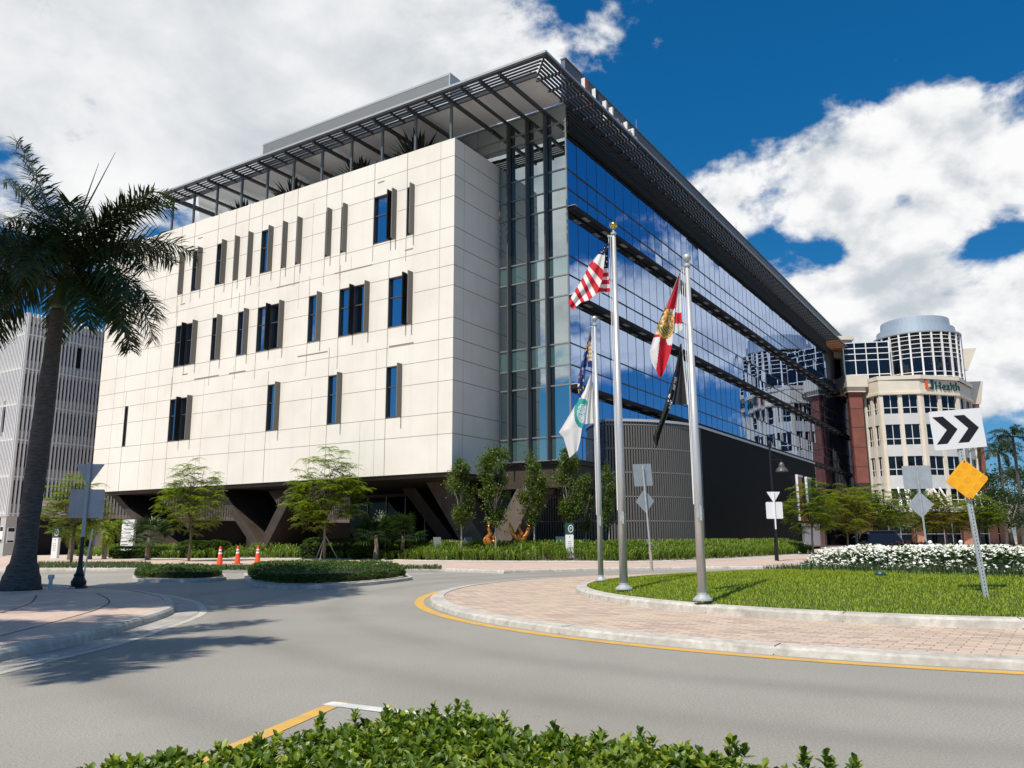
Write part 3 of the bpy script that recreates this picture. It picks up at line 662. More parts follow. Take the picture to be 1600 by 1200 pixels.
for a in PA: p=MB(); p.lb(a-.075,a+.075,.22,.38,ZT-.5,ZC-.30); p.obj('canopy_post',M['mid_metal'],bld)
# rooftop louvre screen and the dark wall that carries the roof letters
ls=MB()
ls.lb(7.4,30.0,9.1,16,31.0,39.17,1)
for i in range(24): z=37.2+i*.085; ls.lb(7.35,30.02,9.0,9.09,z,z+.05)
ls.lb(7.3,30.06,8.98,9.09,39.18,39.36,2); ls.lb(7.25,7.38,8.97,16,31,39.36,2)
ls.obj('louvre_screen',[M['louver'],M['screen'],M['fascia']],bld)
sc=MB(); sc.lb(-5.6,-4.6,4.55,5.15,30.98,33.7,1); sc.lb(-5.6,-5.3,5.15,102.6,30.98,34.1); sc.lb(-5.68,-5.25,5.1,102.6,34.1,34.2); sc.obj('roof_screen',[M['screen'],M['soffit']],bld)
for bq in (5.5,17.5,30,44): q=MB(); q.tube([F(-5.5,bq,34.1),F(-5.5,bq,35.2)],.02,5); q.obj('lightning_rod',M['mull'],bld)
rl=MB(); x0=5.62
def uhalf(b0,z0,s,left,m):
    t=.38*s
    if left: pts=[(b0,z0+.3*s),(b0+.3*s,z0),(b0+.8*s,z0),(b0+.8*s,z0+.38*s),(b0+.45*s,z0+.38*s),(b0+.38*s,z0+.5*s),(b0+.38*s,z0+1.5*s),(b0,z0+1.5*s)]
    else: pts=[(b0,z0),(b0+.5*s,z0),(b0+.8*s,z0+.3*s),(b0+.8*s,z0+1.5*s),(b0+.42*s,z0+1.5*s),(b0+.42*s,z0+.5*s),(b0+.35*s,z0+.38*s),(b0,z0+.38*s)]
    return pts
def vplate(b,pts,x,th,m,mf): b.plate([(x+th,p,z) for p,z in pts],(-th,0,0),m,mf)
vplate(rl,uhalf(7.4,32.0,1.15,True,0),x0,.35,0,1); vplate(rl,uhalf(8.6,32.0,1.15,False,0),x0,.35,0,2)
MT=Matrix.Translation((x0+.2,10.6,32.0))@Matrix(((0,0,1,0),(1,0,0,0),(0,1,0,0),(0,0,0,1)))
rl.text('Health',2.3,MT,0,.16)
rl.obj('roof_letters',[M['white'],M['orange_sign'],M['green_sign']],bld)
# left-facing glass bay
ROWS=[6.34,7.85,11.17,12.48,13.93,17.17,18.58,19.93,23.35,24.69,26.1,28.82,29.58,30.86]
SPAN={(6.34,7.85),(12.48,13.93),(18.58,19.93),(24.69,26.1)}
FA=[-.99,-2.53,-3.99]
cols=[5.0,3.4,1.9,.08]+[-.08]+FA+[GA]
g=MB(); mu=MB()
cl2=[5.0,3.4,1.9,.05,-.99,-2.53,-3.99,GA]
for i in range(len(cl2)-1):
    for j in range(len(ROWS)-1):
        za,zb=ROWS[j],ROWS[j+1]
        if cl2[i]>.1 and zb<27: continue
        t1=rnd.uniform(-.006,.006);t2=rnd.uniform(-.006,.006)
        g.quad(F(cl2[i],B1+t1,za),F(cl2[i+1],B1-t1,za),F(cl2[i+1],B1-t1+t2,zb),F(cl2[i],B1+t1+t2,zb),1 if (za,zb) in SPAN and cl2[i]<=.1 else 0)
g.obj('bay_glass',[M['glass_left'],M['glass_teal']],bld)
for z in ROWS: mu.lb(GA-.03,.0 if z<27.5 else 5,B1-.07,B1+.05,z-.045,z+.045)
mu.lb(GA-.045,GA+.05,B1-.05,B1+.08,ZG,30.86); mu.lb(-.09,-.01,B1-.05,B1+.06,ZG,27.5)
for a in (1.9,3.4): mu.lb(a-.03,a+.03,B1-.05,B1+.05,27.6,30.86)
mu.obj('bay_mullion',M['mull'],bld)
for a in FA: f=MB(); f.lb(a-.05,a+.05,B1-.52,B1-.072,ZG-.02,30.3); f.obj('bay_fin',M['bronze'],bld)
# long glass side
BE=102.0
g=MB(); hm=MB(); vm=MB(); x=-GA
bs=[B1]; 
while bs[-1]<BE-1: bs.append(bs[-1]+1.525)
for i in range(len(bs)-1):
    for j in range(len(ROWS)-1):
        za,zb=ROWS[j],ROWS[j+1]
        if za>24.6 and bs[i]>86: continue
        if zb<8 and 11<bs[i]<53: continue
        t1=rnd.gauss(0,.0035);t2=rnd.gauss(0,.0045)
        if 28.83<zb<29.6: g.quad((x+t1,bs[i],za),(x-t1,bs[i+1],za),(x-t1,bs[i+1],zb),(x+t1,bs[i],zb),1)
        else: g.quad((x+t1,bs[i],za),(x-t1,bs[i+1],za),(x-t1+t2,bs[i+1],zb),(x+t1+t2,bs[i],zb))
# ground and lower glass beyond the black wall
for i in range(len(bs)-1):
    if bs[i]<52: continue
    for za,zb in ((0.1,2.4),(2.4,4.6),(4.6,6.34)): 
        t1=rnd.gauss(0,.0035); g.quad((x+t1,bs[i],za),(x-t1,bs[i+1],za),(x-t1,bs[i+1],zb),(x+t1,bs[i],zb))
g.obj('facade_glass',[M['glass_blue'],M['black']],bld)
for z in ROWS[1:]:
    hm.box(x-.02,x+.05,B1,(86 if z>24.7 else BE),z-.032,z+.032)
for z in (2.4,4.6,6.34): hm.box(x-.02,x+.05,52,BE,z-.03,z+.03)
hm.box(x-.02,x+.05,B1,52,6.31,6.37)
for i,bq in enumerate(bs): 
    vm.box(x-.02,x+.012,bq-.017,bq+.017,ZG if not bq>52 else .1,28.8 if bq<86.5 else 24.69)
hm.obj('facade_transom',M['mull_dark'],bld); vm.obj('facade_mullion',M['mull_dark'],bld)
for zt in (23.35,17.17,11.17):
    f=MB(); f.box(x+.053,x+.60,B1-.02,104.5,zt-.32,zt-.03); f.box(x+.053,x+.62,B1-.03,B1+.35,zt-.029,zt+.0,1)
    k=7.0
    while k<104: f.box(x+.20,x+.50,k,k+.9,zt-.335,zt-.321,2); k+=3.05
    f.obj('sun_shade',[M['fin_dark'],M['cream'],M['mull']],bld)
f=MB(); f.box(x+.053,x+.34,B1+.05,87,28.72,29.56); f.obj('eaves_band',M['black_wall'],bld)
f=MB()
for z in (29.72,30.0,30.28,30.56): f.box(x+.053,x+.22,B1+.05,87,z-.06,z+.06)  # added bars imitating the canopy slats mirrored in the top glass
f.obj('slat_reflection',M['dark_metal'],bld)
# top floor terrace at the far end
te=MB(); te.box(x-8,x-.02,86.2,86.5,24.7,30.8); te.box(x-1.0,x-.6,95,95.5,24.7,30.5); te.box(x-8,x-7.6,86.5,102,24.7,30.5); te.obj('terrace_wall',M['brown'],bld)
te=MB(); te.box(x-8,x+1.9,86.6,99.3,30.51,30.6); te.obj('terrace_soffit',M['brick_tan'],bld)
# hidden core so nothing shows through
co=MB(); co.lb(GA+.35,20,B1+.3,99,ZG,30.8); co.obj('building_core',M['black'],bld)
# ribbed wall with rounded corner, sun and shade put into its two tones
WP=9.5; RR=8.4; BT=17.7; WE=54.5; ZW=9.35
cx,cy=WP-RR,BT
wl=MB(); path=[]
n=44
for i in range(n+1):
    t=-PI/2-.25+(PI/2+.25)*i/n; path.append(V((cx+RR*math.cos(t),cy+RR*math.sin(t))))
path+= [V((WP,BT+(WE-BT)*i/20)) for i in range(1,21)]+[V((WP,WE)),V((5.5,WE))]
for i in range(len(path)-1): wl.quad((*path[i],0),(*path[i+1],0),(*path[i+1],ZW),(*path[i],ZW),0)
wl.add([(*p,ZW) for p in path]+[(-3,WE,ZW),(-3,cy-RR,ZW)],[tuple(range(len(path)+2))],0)
wl.obj('curved_wall',M['drum_gap'],bld)
dr=MB(); L=0; step=.19
def ptat(s):
    for i in range(len(path)-2):
        d=(path[i+1]-path[i]).length
        if s<=d:
            if d==0: return path[i],V((0,1))
            t=(path[i+1]-path[i])/d; return path[i]+t*s,t
        s-=d
    return None
s=0; drumrib=MB(); flatrib=MB()
Ls=sum((path[i+1]-path[i]).length for i in range(len(path)-2))
while s<Ls-.05:
    q=ptat(s)
    if q is None: break
    p,t=q; nn=V((t.y,-t.x)); bq=drumrib if p.y<BT else flatrib
    a=p-t*.055;c=p+t*.055
    bq.hexa([(*a,.05),(*c,.05),(*(c+nn*.14),.05),(*(a+nn*.14),.05),(*a,ZW-.02),(*c,ZW-.02),(*(c+nn*.14),ZW-.02),(*(a+nn*.14),ZW-.02)])
    s+=step
drumrib.obj('drum_rib',M['drum'],bld); flatrib.obj('wall_rib',M['black_wall'],bld)  # same ribs: lighter colour for the sunlit curve, near-black for the unlit flat
rings=MB()
for z in (.9,2.55,4.2,5.85,7.5,9.15):
    pp=[p for p in path if p.y<=BT+.01]
    for i in range(len(pp)-1):
        a,c=pp[i],pp[i+1]; na=(a-V((cx,cy))).normalized(); nc=(c-V((cx,cy))).normalized()
        rings.quad((*(a+na*.05),z),(*(c+nc*.05),z),(*(c+nc*.13),z),(*(a+na*.13),z)); rings.quad((*(a+na*.13),z-.05),(*(c+nc*.13),z-.05),(*(c+nc*.13),z),(*(a+na*.13),z))
rings.obj('drum_band',M['coping'],bld)
cpz=MB(); pth=path[:-1]
strip(cpz,pth,-.2,-.2,ZW-.02,ZW+.16); strip(cpz,pth,-.2,.7,ZW+.16); cpz.obj('wall_coping',M['coping'],bld)
# V shaped columns
def leg(ta,ba,w,b0,b1,zt=ZB-.25,m='brown'):
    q=MB(); q.hexa([F(ba+w,b0,0),F(ba,b0,0),F(ba,b1,0),F(ba+w,b1,0),F(ta+w,b0,zt),F(ta,b0,zt),F(ta,b1,zt),F(ta+w,b1,zt)]); q.obj('slanted_column',M[m],bld)
leg(36.3,28.0,.95,.9,4.7); leg(22.6,16.9,.95,.9,5.4); leg(14.4,17.95,.95,.9,5.4)
leg(9.6,4.6,1.3,8.2,11.0); leg(3.2,-.6,1.9,3.9,6.2,ZB-.25,'pier'); leg(-3.6,-.75,1.6,4.3,6.4,ZB-.9,'pier')
us=MB(); us.prism([tuple(W(a,b_).xy) for a,b_ in ((38.9,1.2),(1.0,1.2),(1.0,40),(38.9,40))],.05,.128); us.obj('undercroft_dark_sheet',M['terrace'],kind='structure')  # dark sheet added to cut light bouncing up under the building
# recessed ground floor
gf=MB(); gf.lb(-1.0,21,13.2,46,0,ZB-.3); gf.obj('ground_floor_wall',M['black'],bld)
gg=MB(); gm=MB()
for i in range(11):
    a0=20.8-i*2.1
    for za,zb in ((.1,2.6),(2.6,4.9)): gg.quad(F(a0,13.15,za),F(a0-2,13.15,za),F(a0-2,13.15,zb),F(a0,13.15,zb))
    gm.lb(a0-2.06,a0-1.98,13.05,13.19,.1,4.9)
gg.obj('ground_floor_glass',M['glass_ground'],bld); gm.obj('ground_floor_mullion',M['mull'],bld)
# big two-colour letter panels on the black wall and the framed screen below
sg=MB(); xs=WP+.16
def fbox(b0,b1,z0,z1,mf):
    sg.box(xs,xs+.10,b0,b1,z0,z1,0); sg.box(xs+.10,xs+.28,b0,b0+.16,z0,z1,0); sg.box(xs+.10,xs+.28,b0+.16,b1,z1-.16,z1,0); sg.box(xs+.10,xs+.16,b0+.16,b1,z0,z1-.16,mf)
BBK=[45.0,46.9,49.6,51.6]
fbox(45.0,47.2,3.0,7.6,1); fbox(48.9,51.1,3.0,7.6,2); sg.box(xs,xs+.16,47.2,48.9,3.0,3.9,1)
sg.obj('wall_letter',[M['white'],M['orange_deep'],M['green_sign']],bld)
sg=MB(); fbox(46.4,53.6,.35,2.75,3)
for i in range(24): sg.box(xs+.16,xs+.22,46.9+i*.28,47.02+i*.28,.45,2.55,0)
sg.obj('framed_screen',[M['white'],M['white'],M['white'],M['drum']],bld)
M_='x'
# spiky plants behind the parapet
def spiky(name,h,n,seed):
    r=random.Random(seed); q=MB()
    for i in range(n):
        a=r.uniform(0,2*PI); el=r.uniform(.55,1.5); d=V((math.cos(a)*math.cos(el),math.sin(a)*math.cos(el),math.sin(el))); l=h*r.uniform(.7,1)
        c=V((0,0,r.uniform(.0,.25)*h)); s=V((-d.y,d.x,0)).normalized()*.085*h/1.6
        m1=c+d*l*.5; t=c+d*l+V((0,0,-.08*l))
        q.add([c-s*.6,c+s*.6,m1+s,m1-s,t],[(0,1,2,3),(3,2,4)])
    return q.mesh(name,M['spike'])
sm=[spiky('spiky_plant',2.6,90,i) for i in range(2)]
for i,(a,s,lb_) in enumerate([(23.2,1.0,'dark spiky roof plant behind the parapet nearest the palm'),(18.7,.8,'dark spiky roof plant just left of the tallest pair over the parapet'),(17.2,1.15,'broad dark spiky roof plant left of the middle of the parapet'),(10.1,1.15,'lone dark spiky roof plant right of the middle of the parapet'),(6.7,.85,'smaller dark spiky roof plant against the second canopy post from the block corner'),(4.6,1.35,'largest dark spiky roof plant nearest the cream block corner')]):
    link('spiky_plant',sm[i%2],None,W(a,1.9,26.6),rnd.uniform(0,6),lb_,'plant','spiky plants on the roof terrace',None,s)

# ------------------------------------------------------------------ parking garage on the left
gar=thing('parking_garage','parking garage screened with white vertical slats behind the palm','building',W(44,-4.2),TH)
# local: x = -(a-44), y = b+4.2
H=21.4; LG=46; WG=32
c=MB(); c.box(-WG+.5,-.6,.6,LG,3.4,20.6); c.box(-WG+.5,-1.5,1.5,LG,0,3.4); c.obj('interior',M['garage_in'],gar)
s=MB(); s.box(-WG,-.02,0.02,.75,3.35,3.75)
FL=[3.75,6.9,10.1,13.2,16.4,19.5]
for z in FL:
    s.box(-WG,-.12,.12,.55,z-.35,z+.75); s.box(-.55,-.12,.55,LG,z-.35,z+.75)
s.box(-.9,0,0,.9,0,3.4); s.box(-8.5,-7.6,0,.9,0,3.4); s.box(-16.5,-15.6,0,.9,0,3.4)
for k in (9,18,27,36,45): s.box(-.9,-.1,k-.9,k,0,3.4)
s.box(-.6,-.05,0,LG,20.5,21.2); s.box(-WG,-.05,.05,.6,20.5,21.2)
s.obj('floor_slab',M['garage_conc'],gar)
sl=MB(); r2=random.Random(5)
y=.16; k=0
gaps=[(4.6,5.2,15.6,20.3),(9.4,9.9,12.2,20.3),(8.2,8.8,6.5,13)]
while y<LG:
    z0,z1=3.45,H
    parts=[(z0,z1)]
    for g0,g1,za,zb in [(4.55,4.95,16.9,19.2),(7.25,8.2,9.9,15.4),(6.9,7.8,5.0,8.9),(11,11.6,9,15.6),(17,18,7,12),(1.9,2.2,13.4,19.4)]:
        if g0<y<g1: parts=[(z0,za),(zb,z1)]
    for a,c2 in parts: sl.box(-.08,.10,y-.06,y+.06,a,c2)
    y+=.335; k+=1
xx=-.1
while xx>-WG:
    parts=[(3.45,H)]
    if k%1==0:
        for g0,g1,za,zb in [(-2.6,-2.0,10.4,13.6),(-3.4,-2.9,8,9.8),(-7,-6.3,7,12),(-4.4,-4.0,14,17)]:
            if g0<xx<g1: parts=[(3.45,za),(zb,H)]
    for a,c2 in parts: sl.box(xx-.055,xx+.055,-.10,.08,a,c2)
    xx-=.25
sl.obj('slat',M['garage'],gar)
bm_=MB(); 
for z in FL: bm_.box(-.15,.06,.1,LG,z-.12,z-.02); bm_.box(-WG,-.1,-.06,.1,z-.12,z-.02)
bm_.box(.10,.16,-.04,.14,3.45,H)
bm_.obj('slat_rail',M['garage'],gar)
sg=MB(); sg.box(.12,.22,2.0,5.6,3.75,4.95,0)
sg.text('ONLY',1.05,Matrix.Translation((.235,3.05,4.0))@Matrix(((0,0,1,0),(1,0,0,0),(0,1,0,0),(0,0,0,1))),1,.01)
sg.obj('clearance_sign',[M['white'],M['red']],gar)
sg=MB(); sg.box(-.75,-.2,-.06,-.003,1.3,2.6,0); sg.box(-.7,-.25,-.07,-.061,2.2,2.55,1); sg.box(-.7,-.25,-.07,-.061,1.32,1.5,1); sg.box(.0,.04,.2,.8,1.2,2.5,0); sg.box(.041,.05,.25,.75,2.15,2.45,1); sg.box(.041,.05,.25,.75,1.25,1.4,1)
sg.obj('pillar_sign',[M['white'],M['black']],gar)

# ------------------------------------------------------------------ hospital tower on the right
hos=thing('hospital_tower','pale hospital building with red brown pier and round glass turret beyond the glass facade','building')
PL=[(54.05,123.6),(54.94,120),(60.6,119),(67.3,121),(72.6,127)]
ZR=[(19.31,22.1),(14.66,17.69),(10.17,12.97),(5.74,8.22)]
wall=MB(); sp=MB(); fr=MB(); pn=MB()
nw=[2,2,2,2]
for i in range(4):
    p=V(PL[i]);q=V(PL[i+1]); d=(q-p); Lh=d.length; d/=Lh; n=V((d.y,-d.x))
    def P(t,o,z): v=p+d*t+n*o; return (v.x,v.y,z)
    def bx(mb,t0,t1,o0,o1,z0,z1,m=0): mb.hexa([P(t0,o1,z0),P(t1,o1,z0),P(t1,o0,z0),P(t0,o0,z0),P(t0,o1,z1),P(t1,o1,z1),P(t1,o0,z1),P(t0,o0,z1)],m)
    bx(wall,0,Lh,-.6,.08,22.1,24.4); bx(wall,-.05,Lh+.05,.08,.28,22.15,22.5); 
    bx(sp,0,Lh,-.5,-.06,4.4,5.74)
    zz=[5.74]+[v for r in ZR[::-1] for v in r]+[22.1]
    for a,c2 in ((8.22,10.17),(12.97,14.66),(17.69,19.31)): bx(sp,0,Lh,-.5,-.06,a,c2)
    pw=.62; 
    ed=[0,Lh/2-pw/2,Lh-pw*1.0]
    bx(wall,0,pw*.75,-.5,.10,4.4,22.1); bx(wall,Lh-pw*.75,Lh,-.5,.10,4.4,22.1); bx(wall,Lh/2-pw*.45,Lh/2+pw*.45,-.5,.02,4.4,22.1)
    for z0,z1 in ZR:
        for t0,t1 in ((pw*.75,Lh/2-pw*.45),(Lh/2+pw*.45,Lh-pw*.75)):
            fr=MB(); tm=(t0+t1)/2; bx(fr,tm-.045,tm+.045,-.25,-.18,z0,z1); bx(fr,t0,t1,-.25,-.17,z0+.85,z0+.95); bx(fr,t0,t0+.05,-.25,-.19,z0,z1); bx(fr,t1-.05,t1,-.25,-.19,z0,z1)
            wo=fr.obj('window',M['white'],hos)
            p_=MB(); p_.quad(P(t0,-.25,z0),P(t1,-.25,z0),P(t1,-.25,z1),P(t0,-.25,z1)); p_.obj('pane',M['glass_dark'],wo)
far=MB(); bw=MB(); bw.box(48.9,50.9,116.6,117.3,8.9,22.0); bw2=MB(); bw2.box(48.9,50.9,116.6,117.3,0,8.9)
for z in (11.2,14.0,16.9,19.6): bw.box(48.88,50.92,116.58,116.6,z-.04,z+.04,1)
far.box(48.6,51.3,116.2,120,22.0,22.7); far.box(48.4,51.6,115.9,120,22.7,24.4)
# set-back body, left wing (mostly hidden) and right wing
body=[(53.2,125.5),(54.1,124.0),(60.8,119.6),(67,121.5),(72.3,127.3),(75,140),(62,150)]
wall.prism(body,0,22.0,0); wall.prism([(x,y+.3) for x,y in body],22.0,24.4)
wall.prism([(53.0,125.6),(53.9,123.8),(54.8,119.9),(60.7,118.7),(67.5,120.6),(73,126.9),(75.5,141),(62,150)],24.4,25.0)
far.box(44.5,52.2,121.5,133,28.2,31.0); far.box(44.2,52.5,121.2,133,31.0,31.6); far.box(50.5,51.6,121.6,122.4,24.41,28.2,1)
pn.quad((44.5,122.6,25),(52,122.6,25),(52,122.6,28.2),(44.5,122.6,28.2))
wall.hexa([(74.2,131,22.5),(76.5,131,22.5),(76.5,140,22.5),(74.2,140,22.5),(74.2,131,26.2),(76.9,130.5,26.2),(76.9,140,26.2),(74.2,140,26.2)])
wall.hexa([(71.6,128,27.5),(73.2,128,27.5),(73.2,136,27.5),(71.6,136,27.5),(71.6,128,31.0),(75,128,31.2),(75,136,31.2),(71.6,136,31.0)])
bw3=MB(); bw3.box(74.5,76.2,131.1,138,0,22.5); bw3.obj('brick_pier',M['brick'],hos)
KF=1.05
for q_ in (far,bw,bw2,pn): q_.v=[(x*KF,y*KF,max(0,EH+(z-EH)*KF)) for x,y,z in q_.v]
far.obj('pier_cornice',[M['hosp'],M['white']],hos); wall.obj('stucco_wall',[M['hosp'],M['white']],hos); sp.obj('spandrel',M['hosp_grey'],hos); pn.obj('wing_glass',M['glass_dark'],hos)
bw.obj('brick_pier',[M['brick'],M['crack']],hos); bw2.obj('brick_pier_base',mat('dark brown granite',(.05,.025,.02),.5),hos)
# turret
tc=(64.9,127.2); tr=6.2
tg=MB(); tg.lathe((*tc,0),[(tr,25.0),(tr,32.2)],48); tg.obj('turret_glass',M['glass_dark'],hos,smooth=True)
tm_=MB()
for i in range(26):
    t=2*PI*i/26; d=V((math.cos(t),math.sin(t))); p=V(tc)+d*(tr+.12); tm_.bar((*p,25),(*p,32.3),.24,.24,0,V((d.x,d.y,0)))
for z in (25.3,26.0,28.3,29.0,29.7,30.4,31.1,31.7,32.2): tm_.ringp(tc,[(tr,z-.045),(tr+.1,z-.045),(tr+.1,z+.045),(tr,z+.045)],n=52)
tm_.obj('turret_rib',M['white'],hos)
tcap=MB(); tcap.lathe((*tc,0),[(tr+.3,32.2),(tr+.3,32.4),(tr-.4,32.4),(tr-.5,33.6),(tr-1.1,33.7),(tr-1.2,35.1),(0.01,35.2)],48); tcap.obj('turret_cap',M['silver'],hos,smooth=False)
# side glazing next to the turret
for (x0,y0,x1,y1) in ((52.0,124.6,58.6,123.4),(70.5,125.5,72.8,128.5)):
    sgz=MB(); sgf=MB()
    sgz.quad((x0,y0,25),(x1,y1,25),(x1,y1,31.3),(x0,y0,31.3))
    for z in (25.3,26.1,28.4,29.4,30.3,31.2): sgf.bar((x0,y0-.06,z),(x1,y1-.06,z),.08,.12)
    for k in range(5): t=k/4; sgf.bar((x0+(x1-x0)*t,y0+(y1-y0)*t-.06,25),(x0+(x1-x0)*t,y0+(y1-y0)*t-.06,31.3),.14,.1)
    sf_=sgf.obj('side_window',M['white'],hos); sgz.obj('pane',M['glass_dark'],sf_)
# entrance canopy ledge, braces and brick base
ca=MB(); ca.prism([(50,118),(60.8,116.2),(69.5,118),(76,124),(76,130),(50,130)],4.75,5.2,0,True,True); 
for (x0,y0,x1,y1) in ((56.2,119.4,55.4,116.9),(60.8,118.6,61.5,116.4),(67.3,120.5,69,118.1),(72.4,126,74.5,123.2)): ca.bar((x0,y0,8.3),(x1,y1,5.2),.22,.22); ca.bar((x0+1,y0,8.3),(x1+.9,y1,5.2),.18,.18)
ca.obj('entrance_canopy',M['white'],hos)
ba=MB(); ba.prism([(51,119.5),(60.8,117.6),(69,119.3),(75,125),(75,130),(51,130)],3.3,4.74,0,True,True)
for x,y in ((51.5,119.8),(58.3,118.5),(65.5,118.9),(70.5,121.3),(74,124.5)): ba.box(x-.7,x+.7,y,y+1.4,0,3.3,1)
ba.obj('brick_base',[M['brick'],M['brick_tan']],hos)
bg2=MB(); bf=MB()
pts=[(51.5,120.6),(60.8,118.9),(68.8,120.4),(74.4,125.6)]
for i in range(3):
    p=V(pts[i]);q=V(pts[i+1]); bg2.quad((*p,0.1),(*q,.1),(*q,3.3),(*p,3.3))
    for k in range(7): t=p.lerp(q,k/6); bf.bar((t.x,t.y-.05,.1),(t.x,t.y-.05,3.3),.12,.1)
    bf.bar((p.x,p.y-.05,1.7),(q.x,q.y-.05,1.7),.1,.1)
bg2.obj('entrance_glass',M['glass_dark'],hos); bf.obj('entrance_frame',M['white'],hos)
# lettering on the parapet band of the second bay
ht=MB(); p=V(PL[2]);q=V(PL[3]); d=(q-p).normalized(); n=V((d.y,-d.x))
def hp(t,o,z): v=p+d*t+n*o; return (v.x,v.y,z)
def hpl(pts,m,th=.12): ht.plate([hp(t,.12+th,z) for t,z in pts],(-n.x*th,-n.y*th,0),m)
hpl([(.9,23.1),(1.1,22.9),(1.6,22.9),(1.6,23.25),(1.35,23.25),(1.35,24.3),(.9,24.3)],1); hpl([(1.75,22.9),(2.25,22.9),(2.45,23.1),(2.45,24.3),(2.0,24.3),(2.0,23.25),(1.75,23.25)],2)
o3=V(hp(2.65,.16,22.9)); ht.text('Health',1.75,Matrix(((d.x,0,n.x,o3.x),(d.y,0,n.y,o3.y),(0,1,0,o3.z),(0,0,0,1))),2,.08)
ht.obj('wall_lettering',[M['white'],M['orange_sign'],M['green_sign']],hos)
# ------------------------------------------------------------------ royal palm
def frond(b,p,az,el0,el1,L,rnd,nl=125,ll=.92,lw=.046,m=0):
    pts=[];d=V((math.cos(az),math.sin(az),0)); p=V(p); n=26; twist=rnd.uniform(-.5,.5)
    for i in range(n+1):
        s=i/n; el=el0+(el1-el0)*(s**1.15); pts.append((p.copy(),el)); p=p+(d*math.cos(el)+V((0,0,math.sin(el))))*(L/n)
    side=V((-d.y,d.x,0))
    rr=[.035*(1-.85*i/n) for i in range(n+1)]
    b.tube([q[0] for q in pts],rr,5,m)
    for k in range(nl):
        s=.13+.87*(k+rnd.random())/nl; fi=s*n; i=min(int(fi),n-1); f=fi-i
        q=pts[i][0].lerp(pts[i+1][0],f); el=pts[i][1]
        t=d*math.cos(el)+V((0,0,math.sin(el))); u=side.cross(t)*-1
        l=ll*(min(1,(s+.12)*2.2))*(1-.55*max(0,(s-.55)/.45)**1.6)
        for sg in (-1,1):
            ang=rnd.uniform(-.95,.95); out=side*sg*math.cos(ang)+u*math.sin(ang)
            dr=(out*.82+t*rnd.uniform(.35,.85)).normalized(); drop=V((0,0,-1))*rnd.uniform(.12,.45)
            a=q; m1=q+dr*l*.5+drop*l*.12; e=q+dr*l*.9+drop*l*.75; w=dr.cross(u if abs(dr.dot(u))<.8 else t).normalized()*lw/2*rnd.uniform(.8,1.2)
            b.add([a-w*.6,a+w*.6,m1+w,m1-w,e],[(0,1,2,3),(3,2,4)],m)
def royal_palm(base,top_off,H,fronds,label,seed,name='royal_palm'):
    r=random.Random(seed)
    root=thing(name,label,'palm tree',base)
    tp=V((top_off[0],top_off[1],H))
    prof=[(0,.56),(.03,.50),(.06,.42),(.12,.335),(.2,.30),(.35,.315),(.5,.32),(.62,.295),(.75,.25),(.86,.215),(.90,.2)]
    q=MB(); pts=[];rs=[]
    for i in range(90):
        s=.9*i/89
        for k in range(len(prof)-1):
            if prof[k][0]<=s<=prof[k+1][0]+1e-9: rr=prof[k][1]+(prof[k+1][1]-prof[k][1])*(s-prof[k][0])/(prof[k+1][0]-prof[k][0]); break
        pts.append(tp*s); rs.append(rr*(.95 if s<.08 else .84)*(1+.012*math.sin(i*2.1)+(.018 if i%4==0 else 0)))
    q.tube(pts,rs,22); q.obj('trunk',M['bark'],root,smooth=True)
    q=MB(); q.tube([tp*.9,tp*.915,tp*.95,tp*1.0,tp*1.03],[.19,.195,.165,.11,.05],14); q.obj('crownshaft',M['shaft'],root,smooth=True)
    q=MB()
    for (az,e0,e1,L) in fronds: frond(q,tp*r.uniform(.985,1.02),rad(az),rad(e0),rad(e1),L,r)
    q.tube([tp,tp+V((.25,.1,1.9)),tp+V((.62,.2,3.7))],[.045,.03,.006],5); q.tube([tp,tp+V((.5,-.2,1.9)),tp+V((1.35,-.3,3.8))],[.045,.03,.006],5)
    q.obj('crown',M['palm'],root); return root
FR=[(172,78,52,5.0),(160,72,25,4.7),(150,62,5,4.3),(185,48,-25,4.4),(165,35,-55,4.2),(195,20,-75,4.0),(178,5,-85,3.8),(-8,66,16,3.7),(12,58,-35,3.4),(-15,46,-60,3.3),(5,28,-80,3.4),(-30,28,-78,3.9),(20,5,-85,3.4),
    (60,55,-20,4.2),(95,40,-50,4.1),(120,25,-72,4.0),(75,15,-80,3.7),(-60,55,-30,4.0),(-90,40,-58,4.0),(-120,28,-72,4.0),(-145,45,-30,4.2),(-100,10,-85,3.6),(-45,8,-86,3.5),(-160,12,-84,3.8),(140,50,-18,4.2),(160,60,-40,4.3),(200,52,-55,4.2),(30,60,-30,4.2),(-20,8,-88,3.2),(205,5,-88,3.4),(0,70,0,4.1),(30,74,20,4.3),(110,76,15,4.4),(-75,30,-75,3.8),(170,-5,-88,3.0)]
pb=gnd(31,922,.13)
def topoff(base,px,py):
    q=atY(px,py,base.y); return (q.x-base.x,0.0,q.z-base.z)
to=topoff(pb,97,438)
royal_palm(pb,to,to[2],FR,'tall grey royal palm on the corner pavement beside the black based sign post',3)
